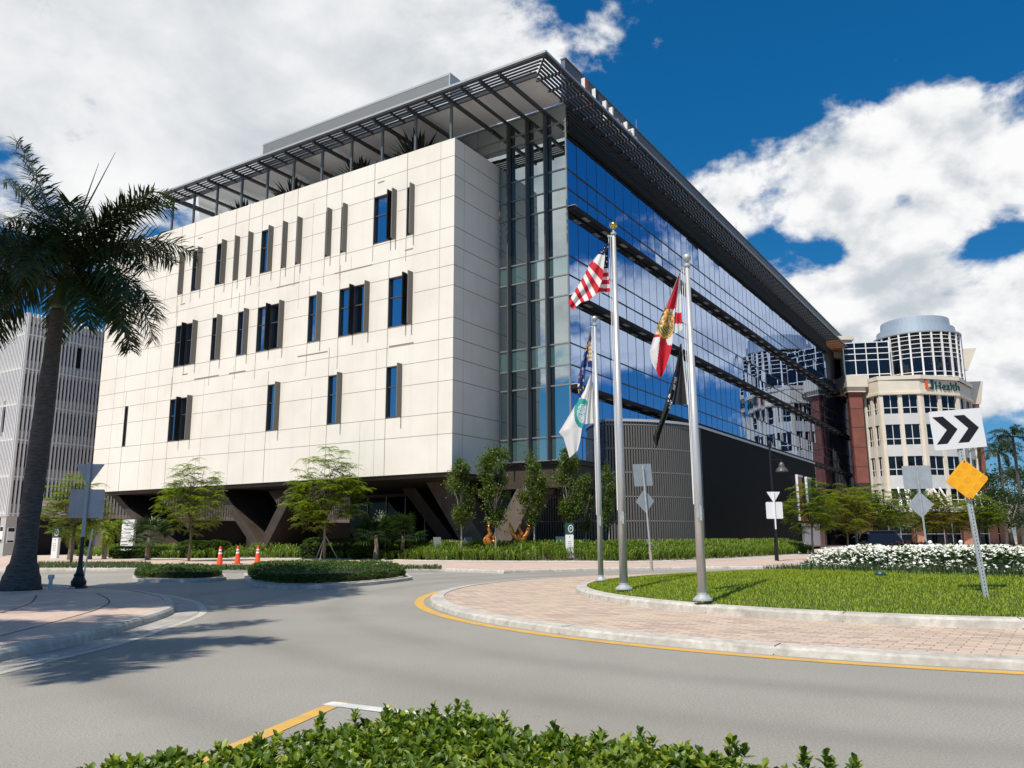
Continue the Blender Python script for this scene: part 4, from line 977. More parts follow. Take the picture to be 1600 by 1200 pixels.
# two more trees of the same corner stand just out of the picture; their shade falls across the road
royal_palm((-10.3,6.1,.13),(.1,.1),9.6,FR[:21],'second royal palm of the corner pavement, nearest the camera',9)
def shade_tree():
    root=thing('shade_tree','broad dense shade tree on the corner pavement behind the palms','tree',(-17.0,11.3,.13))
    q=MB(); q.tube([(0,0,0),(.1,.1,6),(.3,.2,13),(.2,.3,19)],[.5,.42,.34,.2],10)
    for k in range(9):
        a=k*.7; q.tube([(.2,.2,14+.3*k%2),(1.6*math.cos(a),1.6*math.sin(a),18),(3.4*math.cos(a),3.4*math.sin(a),20)],[.16,.1,.05],6)
    q.obj('trunk',M['bark2'],root)
    q=MB(); r=random.Random(4)
    for i in range(19000):
        v=rv(); rr=r.random()**.3; p=V((v.x*5.6*rr,v.y*6.4*rr,20.6+v.z*3*rr)); leaf(q,p,rv(),rv(),.36,.22)
    q.obj('crown',M['darkleaf'],root)
shade_tree()

# ------------------------------------------------------------------ small trees
def feather_tree(seed,dense=1.0,flat=.62):
    r=random.Random(seed); t=MB(); c=MB(); H=1.0
    t.tube([(0,0,0),(.012,.0,.2),(.0,.01,.44)],[.020,.016,.013],8)
    tips=[]
    for k in range(7):
        a=k*2*PI/7+r.uniform(-.3,.3); R_=r.uniform(.12,.26); z=r.uniform(.62,.86)
        t.tube([(0,.01,.40),(R_*.5*math.cos(a),R_*.5*math.sin(a),.40+(z-.40)*.65),(R_*math.cos(a),R_*math.sin(a),z)],[.010,.007,.003],5)
        tips.append((R_*math.cos(a),R_*math.sin(a),z))
    n=int(210*dense)
    for k in range(n):
        a=r.uniform(0,2*PI); q=r.random(); R_=.45*math.sqrt(q)*r.uniform(.85,1.1); z=.67+flat*.70*math.sqrt(max(0.05,1-q))*r.uniform(-.9,1)-.06*q+r.uniform(-.03,.03)
        o=V((R_*math.cos(a),R_*math.sin(a),z)); a0=r.uniform(0,2*PI)
        if k%3==0: t.tube([tips[k%7],o],[.004,.0015],4,cap=False)
        for f in range(6):
            fa=a0+f*PI/3+r.uniform(-.3,.3); el=r.uniform(-.25,.3); d=V((math.cos(fa)*math.cos(el),math.sin(fa)*math.cos(el),math.sin(el))); L=r.uniform(.09,.15); s=V((-d.y,d.x,0)).normalized()
            for j in range(9):
                u=(j+.6)/9; pp=o+d*L*u+V((0,0,-.035*u*u))
                for sg in (-1,1):
                    dd=(s*sg+d*.5+V((0,0,r.uniform(-.25,.35)))).normalized(); leaf(c,pp,dd,V((0,0,1)),.034*(1.15-.5*u),.0145,0,.1)
    return t.mesh('trunk',M['bark2'],True),c
FT=[feather_tree(i) for i in (1,2,3)]
FT=[(t,c.mesh('crown',M['feather']),c.mesh('crown',M['feather_y'])) for t,c in FT]
def place_tree(name,tm,cm,loc,H,wid,rz,label,cat='tree',group=None):
    root=thing(name,label,cat,loc,rz,group); root.scale=(wid,wid,H)
    link('trunk',tm,root); link('crown',cm,root); return root
def atg(px,Y,z=0.13): # ground point at image column px and distance Y
    return V(((px-800)/1293.5*Y,Y,z))
G='feathery trees'
for i,(px,Y,H,w,y,lb_) in enumerate([(113,47,4.6,5.6,0,'feathery light green tree in front of the garage, behind the left sign post'),(296,51,5.6,6.0,0,'feathery light green tree alone before the two slanted columns'),(507,52,6.3,7.4,0,'widest feathery light green tree, staked, under the middle of the cream block'),
    (1268,62,4.9,5.2,0,'feathery green tree nearest the dark wall, before its coloured panels'),(1322,66,4.9,5.4,1,'yellowing feathery tree beside the one nearest the dark wall'),(1372,70,5.0,6.4,0,'feathery green tree above the parked black car'),(1478,80,4.8,6.0,1,'yellow green feathery tree below the back of the two-panel sign'),(1530,82,5.0,6.4,0,'feathery tree behind the yellow diamond sign post')]):
    t,c1,c2=FT[i%3]; place_tree('feathery_tree',t,c2 if y else c1,atg(px,Y),H*1.03,w*(.70 if px<600 else .85),i*1.3,lb_,'tree',G)
# stakes of the third tree
st=MB(); c0=atg(507,52)
for k in range(3): a=k*2.1+.4; st.tube([c0+V((.85*math.cos(a),.85*math.sin(a),.0)),c0+V((0,0,1.5))],[.03,.03],6)
st.obj('tree_stakes',M['bark3'],label='three wooden stakes propping the widest feathery tree',cat='stakes')
def upright_tree(seed,mat_='oak',n=6500,fork=.42):
    r=random.Random(seed); t=MB(); c=MB()
    t.tube([(0,0,0),(r.uniform(-.01,.01),0,.2),(r.uniform(-.015,.015),0,.4),(0,0,.7)],[.014,.011,.009,.004],8)
    for k in range(9):
        a=k*2.4+r.uniform(-.3,.3); z0=r.uniform(.3,.55); R_=r.uniform(.07,.15); z1=z0+r.uniform(.18,.34)
        t.tube([(0,0,z0),(R_*.5*math.cos(a),R_*.5*math.sin(a),z0+(z1-z0)*.45),(R_*math.cos(a),R_*math.sin(a),z1)],[.006,.004,.0015],5)
    cl=[]
    for k in range(34):
        z=r.uniform(.36,.97); w=.19*math.sin(PI*min(1,max(.0,(1.04-z)/.70)))**.7; a=r.uniform(0,2*PI); q=math.sqrt(r.random()); cl.append((V((w*q*math.cos(a),w*q*math.sin(a),z)),r.uniform(.04,.08)))
    for k in range(n):
        o,s=cl[r.randrange(len(cl))]; v=V((r.gauss(0,.6),r.gauss(0,.6),r.gauss(0,.55)))*s
        leaf(c,o+v,V((r.uniform(-1,1),r.uniform(-1,1),r.uniform(-.6,.6))),V((r.uniform(-.6,.6),r.uniform(-.6,.6),1)),.027,.017,0,.15)
    return t.mesh('trunk',M['bark3'],True),c.mesh('crown',M[mat_])
UT=[upright_tree(20),upright_tree(21),upright_tree(22)]
for i,(px,Y,H,w,lb_) in enumerate([(719,49.3,6.0,7.0,'slim dark green tree under the corner of the cream block'),(773,48.8,6.6,8.2,'tallest slim tree, in front of the slanted pier left of the orange sculptures'),(834,49.6,6.2,6.8,'slim tree between the right orange sculpture and the pale pylon'),(889,49.6,6.6,7.0,'slim tree with bare forked pale trunk behind the pale pylon'),(914,52,5.2,5.0,'thin sparse tree between the pylon tree and the shortest flagpole'),(951,52,5.8,5.0,'slim tree half hidden behind the flagpoles at the curved ribbed wall')]):
    t,c=UT[i%3]; place_tree('slim_tree',t,c,atg(px,Y),H,w*.66,i*1.9+.5,lb_,'tree','slim trees in the planting bed')
# darker round trees at the right edge, far palms
def round_tree(seed,n=4200):
    r=random.Random(seed); t=MB(); c=MB(); t.tube([(0,0,0),(.02,0,.3),(0,0,.6)],[.03,.022,.01],8); cl=[]
    for k in range(30):
        v=rv(); cl.append((V((v.x*.36,v.y*.36,.62+v.z*.27)),r.uniform(.07,.14)))
        if k%4==0: t.tube([(0,0,.35),tuple(cl[-1][0])],[.012,.003],5)
    for k in range(n):
        o,s=cl[r.randrange(30)]; v=V((r.gauss(0,.6),r.gauss(0,.6),r.gauss(0,.5)))*s; leaf(c,o+v,rv(),rv(),.035,.018)
    return t.mesh('trunk',M['bark2'],True),c.mesh('crown',M['darkleaf']),c.mesh('crown',M['oak'])
RT=[round_tree(5),round_tree(6)]
for i,(px,Y,H,w,k,lb_) in enumerate([(1428,84,6.2,7,1,'round green tree behind the flowers left of the two-panel sign post'),(1580,86,6.5,9,0,'dark bushy tree at the right edge behind the flower bed'),(1592,118,11.5,13,0,'tall dark tree mass beneath the far palms'),(1556,128,9.0,9,0,'dark tree against the right end of the pale hospital'),(1345,95,6.8,8,1,'green tree half hidden by the yellowing tree near the brick pier')]):
    t,c0_,c1_=RT[i%2]; place_tree('round_tree',t,c1_ if k else c0_,atg(px,Y,0.1),H,w,i*2.,lb_,'tree')
for i,(px,Y,H,lb_) in enumerate([(1572,104,11.8,'far palm rising over the dark trees, left of the pair'),(1598,98,13.0,'far palm at the right edge, taller of the pair')]):
    root=thing('far_palm',lb_,'palm tree',atg(px,Y,0.1),0,'far palms'); q=MB(); q.tube([(0,0,0),(.2,0,H*.5),(.1,0,H)],[.26,.2,.15],8); q.obj('trunk',M['bark'],root)
    q=MB(); r=random.Random(i)
    for k in range(20): e=r.uniform(0,62); frond(q,(.1,0,H),r.uniform(0,6.28),rad(e),rad(e-r.uniform(70,105)),r.uniform(2.9,3.7),r,46,.6,.07)
    q.obj('crown',M['darkleaf'],root)
# low palms left, fan palms centre
def low_palm(seed,H,n,L,wide=.05,fan=False):
    r=random.Random(seed); t=MB(); c=MB(); t.tube([(0,0,0),(.05,0,H*.5),(0,0,H)],[.13,.1,.09],8)
    for k in range(n):
        a=r.uniform(0,2*PI); e=r.uniform(-.3,1.25)
        if fan:
            d=V((math.cos(a)*math.cos(e),math.sin(a)*math.cos(e),math.sin(e))); o=V((0,0,H))+d*L*.55; c.tube([(0,0,H),tuple(o)],[.012,.01],4,cap=False)
            s=d.cross(V((0,0,1))).normalized()
            for j in range(15):
                t_=(j-7)/7*1.75; dd=(d*math.cos(t_)+s*math.sin(t_)+V((0,0,-.15*abs(t_)))).normalized(); w=d.cross(s).cross(dd).normalized()*.022; l=L*.5*r.uniform(.85,1.05)
                c.add([o-w,o+w,o+dd*l*.6+w*1.3,o+dd*l*.6-w*1.3,o+dd*l+V((0,0,-.08))],[(0,1,2,3),(3,2,4)])
        else: frond(c,(0,0,H),a,e,e-1.5,L*r.uniform(.8,1.1),r,22,.34,.045)
    return t.mesh('trunk',M['bark2']),c
t,c=low_palm(2,1.7,16,1.3); lc=c.mesh('crown',M['feather'])
for i,(px,Y,s,lb_) in enumerate([(109,56,1.0,'low bright palm with its trunk beside the white pylon'),(142,57,1.12,'low bright palm just right of the left sign post'),(164,57,1.25,'low bright palm nearest the white monument sign')]):
    root=thing('low_palm',lb_,'palm tree',atg(px,Y),i*2.2,'low palms by the garage',s); link('trunk',t,root); link('crown',lc,root)
t,c=low_palm(8,1.05,30,1.25,fan=True); fc=c.mesh('crown',M['darkleaf'])
for i,(px,Y,s,lb_) in enumerate([(586,52,1.45,'bushy fan palm, left of the touching pair'),(629,52,1.4,'bushy fan palm, right of the touching pair'),(232,54.5,1.35,'bushy dark palm shrub against the white monument sign')]):
    root=thing('fan_palm',lb_,'shrub',atg(px,Y),i*2.2,'fan palm shrubs',s); link('stem',t,root); link('leaves',fc,root)

# ------------------------------------------------------------------ hedges
def hedge(name,poly,z0,h,n,ll,lw,mt,label,group=None,core=.66,rnd_h=.08,kind=None,round_=.3):
    xs=[p[0] for p in poly];ys=[p[1] for p in poly]; q=MB(); k=0
    def top(x,y):
        e=edged(x,y,poly); return z0+h*(.55+.45*min(1,e/round_)**.6)+rnd_h*noise.noise(V((x*1.7,y*1.7,5)))
    tries=0
    while k<n and tries<n*30:
        tries+=1
        if rnd.random()<.45:
            i=rnd.randrange(len(poly)); t=rnd.random(); x=poly[i][0]+(poly[(i+1)%len(poly)][0]-poly[i][0])*t+rnd.uniform(-.1,.1); y=poly[i][1]+(poly[(i+1)%len(poly)][1]-poly[i][1])*t+rnd.uniform(-.1,.1)
        else: x=rnd.uniform(min(xs),max(xs));y=rnd.uniform(min(ys),max(ys))
        if not inpoly(x,y,poly): continue
        e=edged(x,y,poly); zt=top(x,y)
        if e<.16 or rnd.random()<0: z=rnd.uniform(z0+.03,zt)
        else: z=zt-abs(rnd.gauss(0,.06))
        p=V((x,y,z)); a0=rnd.uniform(0,6.28)
        for j in range(5):
            a=a0+j*1.26+rnd.uniform(-.3,.3); leaf(q,p,V((math.cos(a),math.sin(a),rnd.uniform(.1,1.1))),V((0,0,1)),ll*rnd.uniform(.8,1.2),lw)
        k+=1
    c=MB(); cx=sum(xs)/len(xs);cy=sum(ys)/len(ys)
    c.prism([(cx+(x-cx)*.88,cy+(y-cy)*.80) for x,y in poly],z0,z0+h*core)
    o=thing(name,label,'hedge',(0,0,0),0,group); q.obj('foliage',M[mt],o); c.obj('dark_core',M['core'],o); return o  # solid near-black core stands in for the shade inside the foliage
I1=[gnd(*p,.15).xy for p in [(207,901),(232,903),(335,902),(352,897),(330,890),(222,891)]]
I2=[gnd(*p,.15).xy for p in [(388,906),(420,911),(470,912.5),(555,909),(634,901),(640,897),(600,889),(400,890)]]
ig='hedge islands in the side road'
for nm,I,lb_ in (('island1',I1,'small low hedge on its own kerbed island left of the cones'),('island2',I2,'long low hedge on the kerbed island right of the cones')):
    Ic=smooth([V(p) for p in I]+[V(I[0])],3)[:-1]
    b=MB(); b.prism([tuple(p) for p in Ic],-.02,.10); b.obj('traffic_island',M['concrete'],kind='structure')
    cx=sum(p.x for p in Ic)/len(Ic);cy=sum(p.y for p in Ic)/len(Ic)
    kx=.94 if nm=='island2' else .93
    hedge('low_hedge',[(cx+(p.x-cx)*kx-.1,cy+(p.y-cy)*kx+.15) for p in Ic],.10,.30 if nm=='island1' else .42,4200 if nm=='island2' else 2300,.085,.04,'hedgefar',lb_,ig)
def bedline(px0,px1,Y0,Y1,d): 
    a=atg(px0,Y0).xy;c=atg(px1,Y1).xy; n=V((0,1)); return [tuple(a),tuple(c),tuple(c+n*d),tuple(a+n*d)]
for i,(x0,x1,y0,y1,d,h,lb_) in enumerate([(272,352,57.5,57.5,1.6,1.15,'clipped dark hedge behind the feathery tree by the slanted columns'),(468,548,55,54.5,1.6,1.3,'clipped hedge behind the widest feathery tree'),(606,662,52.5,51.8,1.3,1.15,'clipped hedge below the right fan palm'),(548,592,53.2,52.8,1.3,1.2,'clipped hedge below the left fan palm'),(170,262,58.5,58,1.4,.8,'low dark hedge beneath the monument sign')]):
    hedge('clipped_hedge',bedline(x0,x1,y0,y1,d),.12,h,1700,.13,.065,'hedgefar',lb_,'clipped hedges along the building')
# strap leaved ground cover along the building
q=MB()
def clump(x,y,n,h,m=0,zb=0):
    for k in range(n):
        a=rnd.uniform(0,6.28);l=rnd.uniform(.1,.42)*h/.5; p=V((x+rnd.uniform(-.08,.08),y+rnd.uniform(-.08,.08),.12+zb)); hh=h*rnd.uniform(.6,1.1); o=V((math.cos(a)*l,math.sin(a)*l,0)); s=V((-o.y,o.x,0)).normalized()*.022
        m1=p+o*.4+V((0,0,hh*.75)); m2=p+o*.8+V((0,0,hh)); t=p+o*1.25+V((0,0,hh*.88))
        q.add([p-s*.6,p+s*.6,m1+s,m1-s,m2+s*.8,m2-s*.8,t],[(0,1,2,3),(3,2,4,5),(5,4,6)],m)
for i in range(len(BFs)-1):
    a,c=BFs[i],BFs[i+1]; d=c-a; L=d.length; n=V((-d.y,d.x)).normalized()
    if c.x<-33 or a.x>24: continue
    dep=3.2 if a.x>-8 else 2.2
    for k in range(int(L*dep*11)):
        p=a+d*rnd.random()+n*(.25+dep*rnd.random()**1.3); clump(p.x,p.y,9,.62 if a.x>-8 else .52,0,.55*min(1,max(0,((p-a).dot(n)-.2)/2.2)))
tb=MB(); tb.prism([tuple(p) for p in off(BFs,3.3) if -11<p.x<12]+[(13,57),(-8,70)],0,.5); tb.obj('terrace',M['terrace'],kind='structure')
q.obj('strap_leaf_bed',M['lily'],kind='stuff',label='bright green strap leaved ground cover along the building')
q=MB()
for px0,px1,ya,yb,cnt in ((58,235,880,887.5,3000),(330,452,885.5,891,2200),(548,690,886,889.5,1200)):
    for k in range(cnt):
        x=rnd.uniform(px0,px1);y=rnd.uniform(ya,yb); p=gnd(x,y,.125); a=rnd.uniform(0,6.28); l=rnd.uniform(.03,.15); blade(q,p,V((l*math.cos(a),l*math.sin(a),0)),rnd.uniform(.08,.2),.03)
q.obj('verge_grass',M['mondo'],kind='stuff',label='thin dark green verge planting between kerb and walkway')
# foreground hedge: whorls of small glossy leaves
def leaf2(b,p,d,n,l,w,m):
    d=d.normalized(); s=d.cross(n); s=s.normalized() if s.length>1e-3 else V((1,0,0)); u=s.cross(d)
    vs=[p,p+d*l*.35+s*w*.36+u*w*.12,p+d*l*.72+s*w*.5+u*w*.16-u*l*.03,p+d*l-u*l*.10,p+d*l*.72-s*w*.5+u*w*.16-u*l*.03,p+d*l*.35-s*w*.36+u*w*.12,p+d*l*.40,p+d*l*.72-u*l*.03]
    b.add(vs,[(0,1,6),(0,6,5),(1,2,7,6),(6,7,4,5),(2,3,7),(7,3,4)],m)
HF=[(60,1199),(150,1180),(280,1166),(395,1150),(470,1128),(560,1117),(610,1106),(700,1104),(770,1118),(850,1134),(930,1138),(1000,1146),(1070,1156),(1130,1168),(1200,1184),(1290,1190),(1385,1199)]
HZ_=.72
hp_=[gnd(x,y+1,HZ_).xy for x,y in HF]; hpoly=[tuple(p) for p in hp_]+[(hp_[-1].x+.05,2.2),(1.5,1.5),(-1.5,1.5),(hp_[0].x-.1,2.2)]
q=MB(); tr=0;k=0
def shoot(p,n,tilt,sc):
    a0=rnd.uniform(0,6.28)
    for j in range(n):
        a=a0+j*2.4; e=.2+1.05*(j/n); d=V((math.cos(a)*math.cos(e),math.sin(a)*math.cos(e),math.sin(e)))+tilt
        leaf2(q,p+V((0,0,.03*sc*j/n)),d,V((0,0,1)),.039*sc*rnd.uniform(.7,1.15),.022*sc,1 if rnd.random()<.035 else 0)
while k<6600 and tr<60000:
    tr+=1; x=rnd.uniform(-1.75,1.75);y=rnd.uniform(1.5,4.1)
    if not inpoly(x,y,hpoly): continue
    e=edged(x,y,hpoly); zt=HZ_-.035+.035*noise.noise(V((x*4,y*4,1)))+.03*noise.noise(V((x*11,y*11,2)))-.10*max(0,1-e/.14)**2
    lay=rnd.random()
    z=zt-(0 if lay<.6 else rnd.uniform(.03,.16))
    if e<.12: z=rnd.uniform(.25,zt)
    shoot(V((x,y,z)),8,V((rnd.uniform(-.35,.35),rnd.uniform(-.35,.35),0)),rnd.uniform(.8,1.15)); k+=1
for px,py in [(400,1146),(712,1092),(735,1097),(690,1100),(610,1100),(780,1112),(1008,1138),(1150,1154),(1158,1160),(1252,1172),(1290,1180),(1330,1188),(500,1112),(560,1106),(860,1126),(665,1098)]:
    p=gnd(px,py+24,HZ_)
    for s in range(3): shoot(p+V((rnd.uniform(-.03,.03),rnd.uniform(-.03,.03),-.03+.02*s)),7,V((rnd.uniform(-.2,.2),rnd.uniform(-.2,.2),.2)),1.0)
fh=thing('foreground_hedge','glossy green clipped hedge along the bottom edge of the picture','hedge')
q.obj('foliage',[M['hedge'],M['hedge_y']],fh)
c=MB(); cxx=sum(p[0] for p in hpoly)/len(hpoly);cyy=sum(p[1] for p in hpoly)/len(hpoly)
c.prism([(cxx+(x-cxx)*.9,cyy+(y-cyy)*.9) for x,y in hpoly],.02,.47); c.obj('dark_core',M['core'],fh)  # near-black block painted as the shaded inside of the hedge
# ------------------------------------------------------------------ flagpoles and flags
def flagpole(px,py,ptop,rb,rt,ball,label,zg):
    g=gnd(px,py,zg); top=atY(*ptop,g.y); h=top.z-g.z
    root=thing('flagpole',label,'flagpole',g,0,'flagpoles on the roundabout')
    q=MB(); q.tube([(0,0,0),(0,0,h*.35),(0,0,h*.97)],[rb,rb*.92,rt],20,cap=True); q.obj('pole',M['alu'],root,smooth=True)
    q=MB(); q.lathe((0,0,0),[(rb*2.1,0),(rb*2.05,.03),(rb*1.5,.07),(rb*1.1,.10),(rb*1.02,.14)],24); q.obj('flash_collar',M['alu'],root)
    q=MB(); R_=.095 if ball=='gold' else .085; q.lathe((0,0,h),[(0.001,-R_)]+[(R_*math.sin(t*PI/10),-R_*math.cos(t*PI/10)) for t in range(1,10)]+[(0.001,R_)],20); q.obj('ball_finial',M[ball],root,smooth=True)
    q=MB(); q.lathe((0,0,h*.97),[(rt,0),(rt*1.5,.02),(rt*1.5,.07),(rt*.6,.09),(rt*.5,h*.03-R_+.01)],14); q.box(-rt*3.2,0,-.02,.02,h*.965,h*.97); q.obj('truck',M['gal'],root)
    q=MB(); x=-rb*.7; q.tube([(-rt*2.6,0,h*.965),(-rt*2.2,0,h*.6),(-rb*1.05,-.01,1.75)],[.008]*3,5); q.tube([(-rt*1.8,-.02,h*.965),(-rt*1.6,-.02,h*.6),(-rb*1.0,-.03,1.75)],[.008]*3,5); q.obj('halyard',M['white'],root)
    q=MB(); q.box(-.02,.02,-rb-.06,-rb+.02,1.55,1.62); q.box(-.02,.02,-rb-.08,-rb-.05,1.45,1.72); 
    for i in range(5): q.tube([(-.05,-rb-.03,1.50+.03*i),(.02,-rb-.07,1.53+.03*i),(.06,-rb-.02,1.5+.035*i)],[.012]*3,5)
    q.obj('cleat',M['gal'],root); return g
ZP=.30
pm=flagpole(975,921,(960,352),.093,.047,'gold','tallest flagpole, with gold ball on top, carrying the striped flag',ZP)
pr=flagpole(1098,938,(1071,403),.085,.045,'alu','flagpole with silver ball carrying the red and white flag over a black one',ZP)
pl=flagpole(939,907,(926.5,498),.076,.04,'alu','shortest flagpole in the picture, carrying a blue flag over a white one',ZP)
def zc(sc,ox,oy): return lambda x,y:(ox+x/sc,oy+y/sc)
def lerp_path(P,t):
    n=len(P)-1; f=min(max(t,0),1)*n; i=min(int(f),n-1); f-=i
    return (P[i][0]+(P[i+1][0]-P[i][0])*f,P[i][1]+(P[i+1][1]-P[i][1])*f)
def patch(b,L,Rt,Y,nx,ny,mf,conv,dy0=0,dy1=0,amp=.05,fr=3,ph=0):
    P=[]
    for j in range(ny+1):
        v=j/ny; l=lerp_path(L,v); r=lerp_path(Rt,v)
        for i in range(nx+1):
            u=i/nx; x=l[0]+(r[0]-l[0])*u; y=l[1]+(r[1]-l[1])*u
            dep=dy0+(dy1-dy0)*u+amp*math.sin(u*fr*PI+ph+1.3*math.sin(v*2.2))*(.35+.65*v)
            P.append(tuple(atY(*conv(x,y),Y+dep)))
    o=len(b.v); b.v+=P
    for j in range(ny):
        for i in range(nx):
            u=(i+.5)/nx;v=(j+.5)/ny; l=lerp_path(L,v); r=lerp_path(Rt,v)
            k=o+j*(nx+1)+i; b.f.append((k,k+nx+1,k+nx+2,k+1)); b.m.append(mf(u,v,l[0]+(r[0]-l[0])*u,l[1]+(r[1]-l[1])*u))
FM=[M['f_red'],M['f_white'],M['f_blue'],M['f_royal'],M['f_gold'],M['f_black'],M['f_teal'],M['f_pale'],M['f_brown'],M['f_green']]
# striped flag
c1=zc(8.57,880,360); b=MB()
def us_h(u,v,x,y):
    if y<512 and v<.56: 
        return 2
    return 0 if int((y-512)/52)%2==1 else 1
patch(b,[(590,172),(520,330),(470,520),(440,690),(430,845)],[(605,150),(600,330),(600,505),(615,690),(630,820)],pm.y,14,52,us_h,c1,.12,0,.02)
def us_f(u,v,x,y):
    if v<.185: return 2
    k=int((v-.185)/.815*10); return 1 if k%2==0 else 0
patch(b,[(607,150),(480,300),(345,465),(300,560),(235,680),(150,815),(62,970)],[(609,152),(565,300),(525,660),(450,850),(345,935),(240,965),(128,1065)],pm.y,22,66,us_f,c1,-.02,-.10,.05,3.2)
sr=random.Random(2)
for k in range(17):
    v=k/17
    if k<9: x=lerp_path([(590,215),(470,330),(385,440)],v*2)[0]+sr.uniform(-8,10); y=lerp_path([(590,215),(470,330),(385,440)],v*2)[1]+sr.uniform(-12,8); d=-.16
    else: x=(520,555,585)[k%3]+sr.uniform(-6,6); y=290+(k-9)*26; d=-.0
    a=atY(*c1(x,y),pm.y-.16); rr=.017; n=10
    b.add([tuple(a+V((rr*(1 if i%2 else .45)*math.sin(i*PI/5),0,rr*(1 if i%2 else .45)*math.cos(i*PI/5)))) for i in range(10)],[tuple(range(10))],1)
b.obj('striped_flag',FM,smooth=True,label='red and white striped flag with starred navy corner on the tallest pole',cat='flag')
# red and white flag with the round seal
c2=zc(6,1000,400); b=MB()
patch(b,[(372,152),(345,330),(325,535),(315,735)],[(378,152),(382,330),(388,520),(398,690)],pr.y,8,44,lambda u,v,x,y:0 if 532<y<634 else 1,c2,-.02,0,.02)
def fl_m(u,v,x,y):
    e=((x-238)/88)**2+((y-635)/142)**2
    if e<1:
        if e>.68: return 4 if e<.93 else 8
        if y>660: return 9 if (x*7+y*3)%40>14 else 4
        h=noise.noise(V((x*.045,y*.045,2))); return 8 if h>.12 else (1 if h<-.25 else 4)
    if y<500: return 0 if u>.16 else 1
    if y<760: return 1 if x>238 else (0 if y>730 else 1)
    if x<150+ (1080-y)*.125: return 1
    if 240<x and y<850: return 1 if (x-240)>(y-770)*.3+0 and y<835 else 0
    return 0
patch(b,[(371,155),(300,330),(235,480),(180,610),(140,720),(88,890),(108,1000),(152,1075),(175,1138)],[(376,152),(350,340),(325,520),(315,630),(308,720),(306,800),(285,910),(240,1050),(205,1130)],pr.y,34,90,fl_m,c2,-.12,-.03,.05,3)
b.obj('sealed_flag',FM,smooth=True,label='red and white flag with a round gold seal, upper flag of its pole',cat='flag')
# black flag
c3=zc(6.67,1010,530); b=MB()
wr=random.Random(6)
def bl_m(u,v,x,y):
    for (px,py,w,h) in ((306,405,10,14),(302,432,12,8),(296,455,8,6),(291,490,11,18),(286,515,10,10),(243,585,9,14),(236,605,10,12),(229,640,5,10),(252,640,9,10),(256,658,10,9),(246,680,11,9),(241,712,7,12)):
        if abs(x-px)<w and abs(y-py)<h and ((int(x/6)+int(y/9))%5!=0): return 1
    return 5
patch(b,[(352,52),(300,320),(240,520),(180,720),(110,930),(66,1022),(103,1135)],[(367,42),(345,300),(295,560),(262,690),(225,780),(160,960),(107,1130)],pr.y,26,110,bl_m,c3,-.10,-.05,.035,3)
patch(b,[(362,60),(345,300),(300,540),(270,685)],[(366,45),(385,300),(405,500),(420,678)],pr.y,8,20,lambda u,v,x,y:5,c3,-.03,0,.03)
patch(b,[(367,60),(385,300),(405,500),(420,678)],[(371,60),(395,290),(425,500),(441,680)],pr.y,2,10,lambda u,v,x,y:1,c3,0,0,.0)
b.obj('black_flag',FM,smooth=True,label='narrow furled black flag with white lettering below the red and white flag',cat='flag')
# blue and gold flag, white flag with the green ring
c4=zc(5.45,865,500); b=MB()
patch(b,[(308,95),(298,180),(292,260),(290,400)],[(315,95),(320,180),(325,280),(328,405)],pl.y,6,40,lambda u,v,x,y:(3 if y>348 or y<175 else (4 if int((y-175)/17)%2==0 else 1)),c4,-.02,0,.02)
def bf_m(u,v,x,y):
    h=noise.noise(V((x*.05,y*.03,9)))
    if y<265: return 4 if h>-.05 else 3
    if h>.38: return 1
    if h<-.42 and y>450: return 4
    return 3 if h>-.2 else 2
patch(b,[(308,95),(290,180),(272,240),(238,370),(214,480),(204,560),(210,640),(240,690)],[(312,95),(300,180),(294,260),(288,360),(272,450),(258,560),(255,640),(250,688)],pl.y,14,60,bf_m,c4,-.10,-.04,.03,3)
b.obj('blue_flag',FM,smooth=True,label='limp dark blue and gold flag, upper flag of the shortest pole',cat='flag')
b=MB()
def wf_m(u,v,x,y):
    e=((x-246)/72)**2+((y-795)/128)**2
    if e<1:
        if e>.42: return 6
        h=noise.noise(V((x*.09,y*.09,4))); return 6 if h>.30 else (1 if h<-.3 else 7)
    return 1
patch(b,[(314,470),(262,600),(205,690),(130,815),(45,955),(84,1000),(110,1085),(135,1175)],[(318,472),(300,600),(285,700),(268,800),(255,890),(240,930),(225,1030),(205,1110)],pl.y,34,80,wf_m,c4,-.10,-.14,.03,2.4)
patch(b,[(316,472),(296,640),(270,780),(255,888)],[(322,470),(338,600),(347,740),(356,878)],pl.y,14,30,lambda u,v,x,y:1,c4,-.10,0,.05,4)
b.obj('white_flag',FM,smooth=True,label='white flag with a green ring emblem, lower flag of the shortest pole',cat='flag')

# ------------------------------------------------------------------ signs
def rrect(w,h,r=.05,n=4):
    out=[]
    for cx,cz,a0 in ((w/2-r,h/2-r,0),(-w/2+r,h/2-r,90),(-w/2+r,-h/2+r,180),(w/2-r,-h/2+r,270)):
        for i in range(n+1): a=rad(a0+90*i/n); out.append((cx+r*math.cos(a),cz+r*math.sin(a)))
    return out
def rpoly(pts,r=.05,n=4):
    out=[];k=len(pts)
    for i in range(k):
        a=V(pts[i-1]);p=V(pts[i]);c=V(pts[(i+1)%k]); u=(a-p).normalized();w=(c-p).normalized(); s=p+u*r;e=p+w*r
        for j in range(n+1):
            t=j/n; q=s.lerp(p,t).lerp(p.lerp(e,t),t); out.append((q.x,q.y))
    return out
def panel(name,pts,z,y,mats,parent,rot=0,x=0,th=.008):
    q=MB(); q.plate([(px+x,y,pz+z) for px,pz in pts],(0,th,0),0,None); return q.obj(name,mats,parent)
